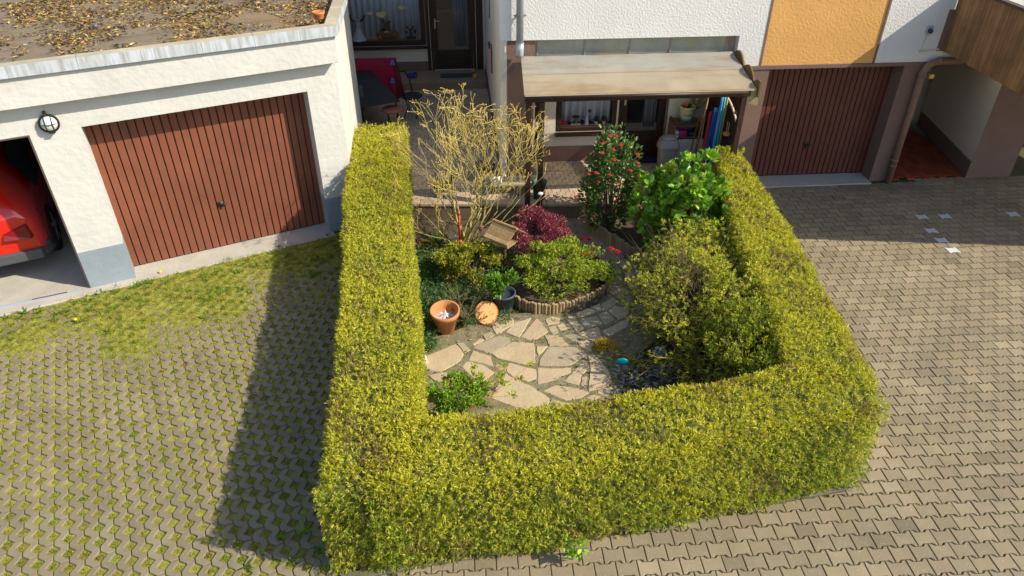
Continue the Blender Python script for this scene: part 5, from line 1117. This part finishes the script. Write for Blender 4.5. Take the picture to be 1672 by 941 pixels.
# dark ground cover with small white flowers along the left hedge
gx = []; 
while len(gx) < 1700:
    x, y = random.uniform(678, 835), random.uniform(405, 572)
    if x > 700+.10*(570-y)*random.random()+12 and y > 528: continue
    if random.random() < (x-700)/230: continue
    gx.append(tuple(G(x, y, random.uniform(.02, .12))))
gx = np.array(gx); P = np.repeat(gx, 9, 0)+rng.normal(0, .016, (len(gx)*9, 3)); n = len(P)
tag(leaves('ground_cover', P, rng.normal(0, .8, (n, 3))+[0, 0, .6], rng.uniform(.025, .055, n), rng.uniform(.003, .007, n), pal(n, [(.06, .14, .04), (.10, .22, .05), (.24, .32, .04), (.16, .26, .14)], [4, 3, 1.5, 1]), M['leaf'], shape='oval'),
    'dark green ground cover with tiny white flowers along the inside of the left hedge', 'ground cover', kind='stuff')
k_ = rng.choice(len(gx), 90); P = np.repeat(gx[k_]+[0, 0, .05], 5, 0); n = len(P)
tag(leaves('white_flowers', P, rng.normal(0, 1, (n, 3))+[0, 0, .3], .010, .004, pal(n, [(.8, .82, .85)], v=.05), M['leaf']), 'tiny white flowers dotted through the ground cover by the left hedge', 'flowers', kind='stuff')
# weeds, moss and dead leaves between the flagstones and over the beds
n = 12000; Q = np.stack([rng.uniform(-1.2, 2.4, n), rng.uniform(5.0, 8.6, n)], 1); okq = inpoly(Q[:, 0], Q[:, 1], [(p.x, p.y) for p in [G(x, y) for x, y in [(680, 600), (700, 560), (760, 520), (830, 505), (1000, 470), (1010, 420), (1060, 440), (1110, 520), (1010, 640), (900, 670), (690, 680)]]])
for pl in flag_polys: okq &= ~inpoly(Q[:, 0], Q[:, 1], pl)
nz = fn(np.stack([Q[:, 0], Q[:, 1], Q[:, 0]*0], 1), 5); okq &= rng.random(n) < np.clip(.65+nz*.8, .1, 1)
Q = Q[okq]; P = np.repeat(np.concatenate([Q, np.full((len(Q), 1), .012)], 1), 9, 0); P[:, :2] += rng.normal(0, .012, (len(P), 2)); n = len(P)
tag(leaves('joint_weeds', P, rng.normal(0, .8, (n, 3))+[0, 0, .8], rng.uniform(.012, .030, n), .0035, pal(n, [(.12, .16, .015), (.22, .24, .02), (.20, .14, .04), (.10, .06, .03)], [3, 3, 2, 1.5], .3), M['leaf'], curl=.3), 'moss and small weeds growing in the gaps between the flagstones', 'weeds', kind='stuff')
n = 1500; Q = np.stack([rng.uniform(-1.5, 3.0, n), rng.uniform(5.0, 9.4, n), np.full(n, .045)], 1); okq = np.ones(n, bool)
for pl in flag_polys: okq &= ~(inpoly(Q[:, 0], Q[:, 1], pl) & (rng.random(n) < .93))
Q = Q[okq]; n = len(Q); D = rng.normal(0, 1, (n, 3)); D[:, 2] *= .25
tag(leaves('fallen_leaves', Q, D, rng.uniform(.015, .045, n), rng.uniform(.004, .012, n), pal(n, [(.25, .14, .05), (.12, .07, .03), (.35, .25, .12), (.3, .3, .28)], v=.3), M['litter'], shape='oval'), 'small dead leaves and chippings scattered on the garden soil', 'leaves', kind='stuff')
# bigger weeds at the edges of the left driveway
WD = [(390, 445), (330, 452), (300, 448), (362, 478), (225, 470), (245, 462), (405, 478), (445, 415), (520, 405), (480, 430), (545, 395), (505, 450), (520, 900), (480, 915), (430, 905), (500, 870), (405, 925), (525, 835), (458, 880), (330, 520), (120, 500), (60, 505), (200, 490), (30, 520)]
for _ in range(46):
    u_ = random.uniform(-4.6, -.2); v_ = -.14-abs(random.gauss(0, .42)); q = gw(u_, v_); vv = q-CP; dd_ = vv.dot(FW); WD.append((836+F_PX*vv.dot(RT)/dd_, 470.5-F_PX*vv.dot(UP)/dd_))
for k, (x, y) in enumerate(WD):
    p = at0(x+random.uniform(-4, 4), y, .005); t = strappy('weed', 'small leafy weed growing in the moss between the garages and the hedge', p, random.randint(8, 18), random.uniform(.05, .13), random.uniform(.006, .011), [(.14, .24, .02), (.22, .30, .03), (.09, .16, .02)], 1.1, 'weeds in the left driveway', 'weed', up=.5)
for x, y, lb in ((125, 526, 'single yellow dandelion head in the moss of the left driveway'), (263, 448, 'yellow dandelion head at the edge of the garage apron')):
    o = simple('dandelion', lb, 'flower', MB().lathe((0, 0, 0), [(.004, 0), (.004, .03), (.022, .04), (.020, .05), (.001, .055)], 10, (.80, .55, .02)), M['matte'], tuple(G(x, y, .0)), house_frame=False)
# broad leaved seedling at the foot of the hedge
p = at0(936, 922, .0); sd2 = empty('seedling', tuple(p), 0, 'bright broad leaved plant sprouting in front of the hedge by the driveway', 'plant')
pts = []; 
for q in range(7): pts += [(random.uniform(-.08, .08), random.uniform(-.03, .05), random.uniform(.08, .30))]
MB().tube([(0, .05, 0), (.01, .03, .12), (.0, .0, .26)], .006, 6, (.5, .7, .2)).build('stem', M['bark_y'], sd2)
P = np.repeat(np.array(pts), 7, 0)+rng.normal(0, .012, (49, 3)); leaves('foliage', P, rng.normal(0, .7, (49, 3))+[0, -.4, .3], rng.uniform(.05, .08, 49), rng.uniform(.015, .022, 49), pal(49, [(.30, .50, .04), (.42, .60, .08), (.2, .38, .03)]), M['leaf'], sd2, 'oval')

# ================================================================== POTS AND ORNAMENTS
p = at0(728, 548); tp_ = empty('terracotta_pot', tuple(p+Vector((0, .08, 0))), 0, 'large upright terracotta pot with a white paper star inside', 'pot')
m = MB(); m.lathe((0, 0, .02), [(.085, 0), (.10, .01), (.155, .26), (.172, .265), (.178, .33), (.160, .33), (.145, .25), (.10, .12), (.001, .12)], 28, W1, Matrix.Rotation(R(6), 3, 'X')); m.build('pot', M['terracotta'], tp_, smooth=True)
m = MB()
for q in range(8):
    a = q*6.283/8; m.add([(0, 0, .34), (.03*math.cos(a-.25), .03*math.sin(a-.25), .25), (.125*math.cos(a), .125*math.sin(a), .24), (.03*math.cos(a+.25), .03*math.sin(a+.25), .25)], [(0, 1, 2, 3)], (.75, .78, .82))
m.add([(.13*math.cos(a), .13*math.sin(a), .222) for a in np.linspace(0, 6.283, 17)[:-1]], [tuple(range(16))], (.45, .48, .50)); o = m.build('paper_star', M['gloss']); o.location = tp_.location; tag(o, 'crumpled white star shaped decoration lying inside the large terracotta pot', 'decoration')
p = G(792, 517, .15); t2 = empty('terracotta_pot', (p.x+.0, p.y+.06, .0), 0, 'tipped terracotta pot leaning so its flat round base faces the sun', 'pot')
Mt = Matrix.Rotation(R(18), 3, 'Z') @ Matrix.Rotation(R(50), 3, 'X')
m = MB(); m.lathe((0, .08, .045), [(.02, -.10), (.115, -.10), (.125, -.09), (.148, .04), (.150, .055), (.146, .075), (.138, .078), (.134, .070), (.001, .069)], 30, W1, Mt); m.build('pot', M['terracotta'], t2, smooth=False, bevel=.004)
MB().lathe((0, .08, .045), [(.001, .066), (.133, .066), (.134, .073), (.001, .074)], 30, (1.5, 1.6, 1.7), Mt).build('base', M['terracotta'], t2)  # base disc lighter than the pot, a sunlit look put in its colour
for pz in t2.children: pz.location = (0, 0, .05)
p = at0(822, 512); bp_ = empty('plant_pot', (p.x, p.y+.08, 0), 0, 'dark blue grey pot holding a plant with rosettes of fleshy green leaves', 'pot plant')
MB().lathe((0, 0, 0), [(.085, 0), (.095, .01), (.118, .21), (.128, .212), (.128, .235), (.112, .235), (.108, .20), (.001, .20)], 26, (.05, .06, .085)).build('pot', M['plain'], bp_, smooth=True)
n = 700; P, D, _ = clump_points(n, (-.01, -.0, .31), (.13, .12, .15), 14, .4, seed=5); leaves('foliage', P, D+rng.normal(0, .35, (n, 3)), rng.uniform(.05, .085, n), rng.uniform(.007, .011, n), pal(n, [(.16, .34, .03), (.28, .48, .05), (.08, .18, .02)]), M['leaf'], bp_, 'oval')
bp_.scale = (1.22, 1.22, 1.15)
# dwarf pine
p = at0(762, 540); pine = empty('dwarf_pine', (p.x, p.y+.10, 0), 0, 'soft needled dwarf pine between the two terracotta pots', 'shrub'); m = MB(); Pn = []; Dn = []
for k in range(40):
    a = random.uniform(0, 6.283); e = random.uniform(-.1, 1.3); d = Vector((math.cos(a)*math.cos(e)*1.2, math.sin(a)*math.cos(e)*.8, math.sin(e))); L_ = random.uniform(.14, .27); b = Vector((random.uniform(-.06, .04), random.uniform(-.03, .03), random.uniform(.06, .18)))
    if random.random() < .35: b = b+Vector((-.10, .14, .12))
    m.tube([b, b+d*L_], [.005, .002], 4)
    for q in range(60): t_ = random.uniform(.3, 1.05); Pn.append(tuple(b+d*L_*t_)); Dn.append(tuple(d*.8+Vector((random.gauss(0, .6), random.gauss(0, .6), random.gauss(0, .6)))))
m.tube([(0, 0, 0), (-.02, .02, .2)], .012, 6); m.build('branch', M['bark'], pine); n = len(Pn)
leaves('needles', np.array(Pn), np.array(Dn), rng.uniform(.03, .055, n), .0014, pal(n, [(.16, .22, .06), (.24, .28, .08), (.10, .14, .05)]), M['leaf'], pine)
# bird table
p = at0(824, 445); bt = empty('bird_table', (p.x, p.y, 0), R(-38), 'small wooden bird table with a slatted roof on a post', 'bird house')
MB().box(-.016, .016, -.016, .016, 0, .44, (.5, .42, .34)).build('post', M['log'], bt)
m = MB(); m.box(-.10, .12, -.09, .09, .44, .455, (.9, .85, .75)); m.box(-.10, .12, -.10, -.09, .44, .475, (1.3, 1.25, 1.15)).box(-.10, .12, .09, .10, .44, .475, (1.3, 1.25, 1.15)); m.build('tray', M['log'], bt)
for x, y in ((-.09, -.08), (.10, -.08), (-.09, .08), (.10, .08)): MB().box(x-.006, x+.006, y-.006, y+.006, .455, .56, (.8, .7, .55)).build('corner_post', M['log'], bt)
for sy in (-1, 1):
    m = MB()
    for k in range(4):
        t0, t1 = k/4, (k+1)/4+.03; y0 = sy*(.005+.15*t0); y1 = sy*(.005+.15*t1); z0 = .66-.12*t0; z1 = .66-.12*t1
        m.hexa([(-.14, y0, z0-.01+.004*(3-k)), (.16, y0, z0-.01+.004*(3-k)), (.16, y1, z1-.012+.004*(3-k)), (-.14, y1, z1-.012+.004*(3-k)), (-.14, y0, z0+.004*(3-k)), (.16, y0, z0+.004*(3-k)), (.16, y1, z1+.002), (-.14, y1, z1+.002)], col((1.05, .92, .78), .40))
    m.build('roof', M['log'], bt)
MB().tube([(-.145, 0, .672), (.165, 0, .672)], .014, 6, (1.2, 1.05, .8)).build('ridge', M['log'], bt)
bt.scale = (1.3, 1.3, 1.12)
# red and white stake among the stems
p = at0(752, 412); sk = empty('garden_stake', (p.x, p.y, 0), 0, 'slim orange red garden stake with a white foot among the yellow stems', 'garden stake')
MB().tube([(0, 0, 0), (0, 0, .17)], .014, 10, (.78, .78, .76)).build('foot', M['plain'], sk, smooth=True); MB().tube([(0, 0, .17), (0, 0, .60)], .015, 10, (.48, .035, .015)).build('shaft', M['plain'], sk, smooth=True); MB().lathe((0, 0, .16), [(.05, 0), (.045, .02), (.018, .05)], 12, (.55, .04, .02)).build('collar', M['plain'], sk, smooth=True); MB().ball((.0, 0, .62), .024, (.52, .06, .03), 10, 6, (1, .7, 1.2)).build('head', M['plain'], sk, smooth=True)
# low wall block and planters on the terrace edge
p = G(716, 322, TZ); fb = empty('primrose_basket', (p.x, p.y+.06, TZ), 0, 'black basket of yellow primroses on thin legs at the terrace edge', 'flower basket')
MB().lathe((0, 0, .06), [(.03, 0), (.075, .04), (.10, .10), (.095, .10), (.001, .08)], 18, (.012, .012, .014)).build('basket', M['plain'], fb, smooth=True)
for a in (0, 2.1, 4.2): MB().tube([(.07*math.cos(a), .07*math.sin(a), .12), (.09*math.cos(a), .09*math.sin(a), 0)], .005, 5, (.02, .02, .02)).build('leg', M['plain'], fb)
for k in range(11): bloom(fb, (random.uniform(-.10, .10), random.uniform(-.08, .07), .19+random.uniform(0, .04)), .045, (.90, .62, .01))
p = G(735, 300, TZ); fq = empty('flower_pot', (p.x, p.y, TZ), 0, 'small dark pot with a purple and pink bloom behind the primrose basket', 'flower pot')
MB().lathe((0, 0, 0), [(.05, 0), (.07, .12), (.001, .11)], 14, (.02, .02, .03)).build('pot', M['plain'], fq, smooth=True)
for k, c in enumerate(((.10, .05, .35), (.45, .05, .15), (.10, .05, .30))): bloom(fq, (-.03+.03*k, -.01, .16), .035, c)
p = G(793, 292, TZ); pb = empty('planter', (p.x, p.y, TZ), 0, 'dark bowl with purple pansies and yellow flowers on a stone block behind the bare shrub', 'planter')
MB().lathe((0, 0, .12), [(.08, 0), (.15, .07), (.17, .13), (.155, .13), (.001, .11)], 20, (.02, .02, .025)).build('bowl', M['plain'], pb, smooth=True); MB().box(-.15, .15, -.12, .12, 0, .12, (.30, .27, .20)).build('block', M['matte'], pb, bevel=.01)
for k in range(12): bloom(pb, (random.uniform(-.13, .13), random.uniform(-.11, .11), .27), .034, random.choice([(.10, .08, .40), (.75, .48, .02), (.55, .12, .25)]))
# wooden bench-like stand with cow figure
p = G(835, 318, TZ); st_ = empty('plant_stand', (p.x, p.y+.12, TZ), HY, 'weathered grey wooden plant stand at the terrace edge behind the bare shrub', 'stand')
for k in range(4): MB().box(-.42, .42, -.15+k*.078, -.15+k*.078+.07, .16, .182, col((.34, .30, .24), .12)).build('slat', M['matte'], st_)
for x, y in ((-.38, -.12), (.38, -.12), (-.38, .12), (.38, .12)): MB().box(x-.02, x+.02, y-.02, y+.02, 0, .16, (.28, .24, .18)).build('leg', M['matte'], st_)
p = G(812, 302, TZ+.182); cw_ = empty('cow_figure', (p.x, p.y, TZ+.183), .3, 'small white cow figure with black patches on the plant stand', 'figurine')
MB().ball((0, 0, .10), .055, (.75, .74, .72), 12, 8, (1.6, .8, .8)).ball((.09, -.01, .16), .034, (.75, .74, .72), 10, 6, (.9, .8, 1.1)).ball((.115, -.02, .145), .02, (.65, .45, .40)).build('body', M['plain'], cw_, smooth=True)
for x, y in ((-.05, -.025), (.05, -.025), (-.05, .025), (.05, .025)): MB().tube([(x, y, .09), (x, y, 0)], [.014, .010], 7, (.7, .7, .68)).build('leg', M['plain'], cw_, smooth=True)
MB().ball((-.02, -.036, .115), .024, (.02, .02, .02), 8, 6, (1.2, .5, .9)).ball((.05, -.03, .12), .016, (.02, .02, .02), 8, 6).ball((.0, .0, .142), .022, (.02, .02, .02), 8, 5, (1.3, 1, .3)).build('patches', M['plain'], cw_, smooth=True)
for sy in (-.025, .015): MB().tube([(.09, sy, .175), (.09, sy*1.4, .20)], .007, 5, (.03, .03, .03)).build('horn', M['plain'], cw_)
simple('glass_stone', 'deep blue glass lump at the right end of the plant stand', 'ornament', MB().ball((0, 0, .025), .03, (.01, .03, .18), 8, 6, (1.2, .8, .8)), M['gloss'], tuple(G(846, 320, TZ+.20)), smooth=True, house_frame=False)
p = G(880, 336, .15); gp_ = empty('green_pot', (p.x, p.y, 0), 0, 'tall dark green pot standing in front of the terrace beside the gravel path', 'pot')
MB().lathe((0, 0, 0), [(.075, 0), (.085, .01), (.105, .27), (.118, .275), (.118, .31), (.102, .31), (.098, .26), (.001, .26)], 22, (.010, .06, .045)).build('pot', M['plain'], gp_, smooth=True)
strappy('x', None, (0, 0, 0), 26, .20, .008, [(.10, .2, .03), (.2, .3, .05)], .8, parent=gp_); gp_.children[-1].location = (0, 0, .26)
p = G(906, 300, TZ); 
# small figures hung on rods
def rod_orn(x, y, zt, lb, c, r_=.03, sc=(1, .6, 1), cat='garden ornament'):
    p = at0(x, y+0); t = empty('garden_ornament', (p.x, p.y, 0), 0, lb, cat); MB().tube([(0, 0, 0), (0, 0, zt)], .004, 5, (.08, .07, .06)).build('rod', M['plain'], t); MB().ball((0, 0, zt), r_, c, 12, 8, sc).build('head', M['gloss'], t, smooth=True); return t
rod_orn(880, 415, .95, 'small white glass bird on a rod beside the carved patio post', (.75, .77, .8), .03, (1.2, .7, .8))
rod_orn(786, 415, .42, 'rusty pink metal plant marker between bare shrub and bird table', (.30, .10, .09), .035, (1, .3, 1.4))
rod_orn(1120, 400, .75, 'deep blue glass flower on a rod among the large rounded leaves', (.01, .05, .35), .032, (1, .8, .8))
rod_orn(1092, 350, .62, 'dark blue glass ball at the back of the rounded leaf shrub', (.01, .02, .12), .032)
rod_orn(1012, 620, .26, 'turquoise glass butterfly ornament by the flagstones', (.0, .22, .30), .060, (1.2, .3, .8))
rod_orn(1042, 612, .26, 'small bright blue glass ornament right of the turquoise one', (.03, .16, .45), .022, (1.2, .6, .9))
p = at0(1072, 606); fo2 = empty('metal_flower', (p.x, p.y, 0), 0, 'silvery blue metal flower ornament under the sprawling shrub', 'garden ornament'); MB().tube([(0, 0, 0), (0, 0, .28)], .004, 5, (.3, .3, .3)).build('stem', M['plain'], fo2)
m = MB()
for q in range(6): a = q*1.047; m.ball((.055*math.cos(a), -.0, .28+.055*math.sin(a)), .028, (.38, .42, .52), 8, 6, (1, .3, 1))
m.ball((0, -.01, .28), .02, (.2, .25, .35), 8, 6); m.build('petals', M['gloss'], fo2, smooth=True)
simple('white_stone', 'white rounded stone half hidden at the inner edge of the left hedge', 'stone', MB().ball((0, 0, .05), .07, (.72, .71, .68), 10, 7, (.8, 1.2, 1.0)), M['matte'], tuple(G(690, 592, .03)-Vector((-.0, 0, .02))), smooth=True, house_frame=False)
# orange moss cushion and pale chippings under the shrub
P, D, _ = clump_points(1500, tuple(G(990, 572, .04)), (.14, .15, .12), 12, .4, seed=77)
tag(leaves('moss_cushion', P, D, rng.uniform(.015, .03, len(P)), .004, pal(len(P), [(.50, .34, .03), (.34, .30, .03), (.60, .42, .06)]), M['leaf']), 'orange gold moss cushion at the edge of the flagstones', 'plant')
m = MB(); 
for k in range(260):
    x, y = random.uniform(1000, 1110), random.uniform(598, 648); p = G(x, y, .02); m.rbox(p+Vector((0, 0, random.uniform(0, .02))), (random.uniform(.02, .07), random.uniform(.01, .022), random.uniform(.008, .02)), Matrix.Rotation(random.uniform(-.8, .8), 3, 'Z') @ Matrix.Rotation(random.uniform(-.4, .4), 3, 'Y'), col(random.choice([(.26, .24, .21), (.36, .33, .30), (.15, .12, .09)]), .2))
tag(m.build('stone_chippings', M['matte']), 'grey and white slate chippings under the sprawling shrub', 'chippings', kind='stuff')
P = []; 
for k in range(60): p = G(random.uniform(985, 1140), random.uniform(560, 640), .03); P += [tuple(p)]*14
P = np.array(P)+rng.normal(0, .02, (len(P), 3)); tag(leaves('undergrowth', P, rng.normal(0, .7, P.shape)+[0, 0, .8], rng.uniform(.03, .07, len(P)), .004, pal(len(P), [(.14, .17, .03), (.24, .2, .05), (.3, .26, .1)]), M['leaf']), 'thin dry undergrowth below the sprawling shrub', 'ground cover', kind='stuff')
# moss and grass in the joints of the right-hand paving along the hedge
n = 16000; t = rng.uniform(-.6, 6.2, n); d = -np.abs(rng.exponential(.28, n))-.03; X = hf0.x+t*dr.x+d*nr.x; Y = hf0.y+t*dr.y+d*nr.y
a = R(3.6); lx = (X-4.0)*math.cos(a)+(Y-5.2)*math.sin(a); ly = -(X-4.0)*math.sin(a)+(Y-5.2)*math.cos(a); Hh_, Ww_ = .140, .182
row = np.round((ly+3.4)/Hh_); fy = (ly+3.4)-row*Hh_; ly2 = np.where(rng.random(n) < .6, ly-fy+Hh_/2, ly); row2 = np.round((ly2+3.4)/Hh_-.001)
ph = ((lx+6.5-np.where(row2 % 2 == 1, Ww_/2, 0))/Ww_); col_ = np.round(ph); lx2 = np.where(ly2 == ly, lx-(ph-col_)*Ww_, lx)
X = 4.0+lx2*math.cos(a)-ly2*math.sin(a); Y = 5.2+lx2*math.sin(a)+ly2*math.cos(a); nz = fn(np.stack([X, Y, X*0], 1), 3.0, 2)
k = (rng.random(n) < np.clip(.5+nz, 0, 1)) & (X > -.9); P = np.stack([X, Y, np.full(n, -.006)], 1)[k]+rng.normal(0, .004, (k.sum(), 3))*[1, 1, .3]; n = len(P)
tag(leaves('joint_moss', P, rng.normal(0, .8, (n, 3))+[0, 0, .7], rng.uniform(.008, .018, n), .003, pal(n, [(.20, .22, .02), (.30, .27, .03), (.12, .16, .02)], v=.3), M['leaf']), 'moss growing in the paving joints in front of the hedge', 'moss', kind='stuff')
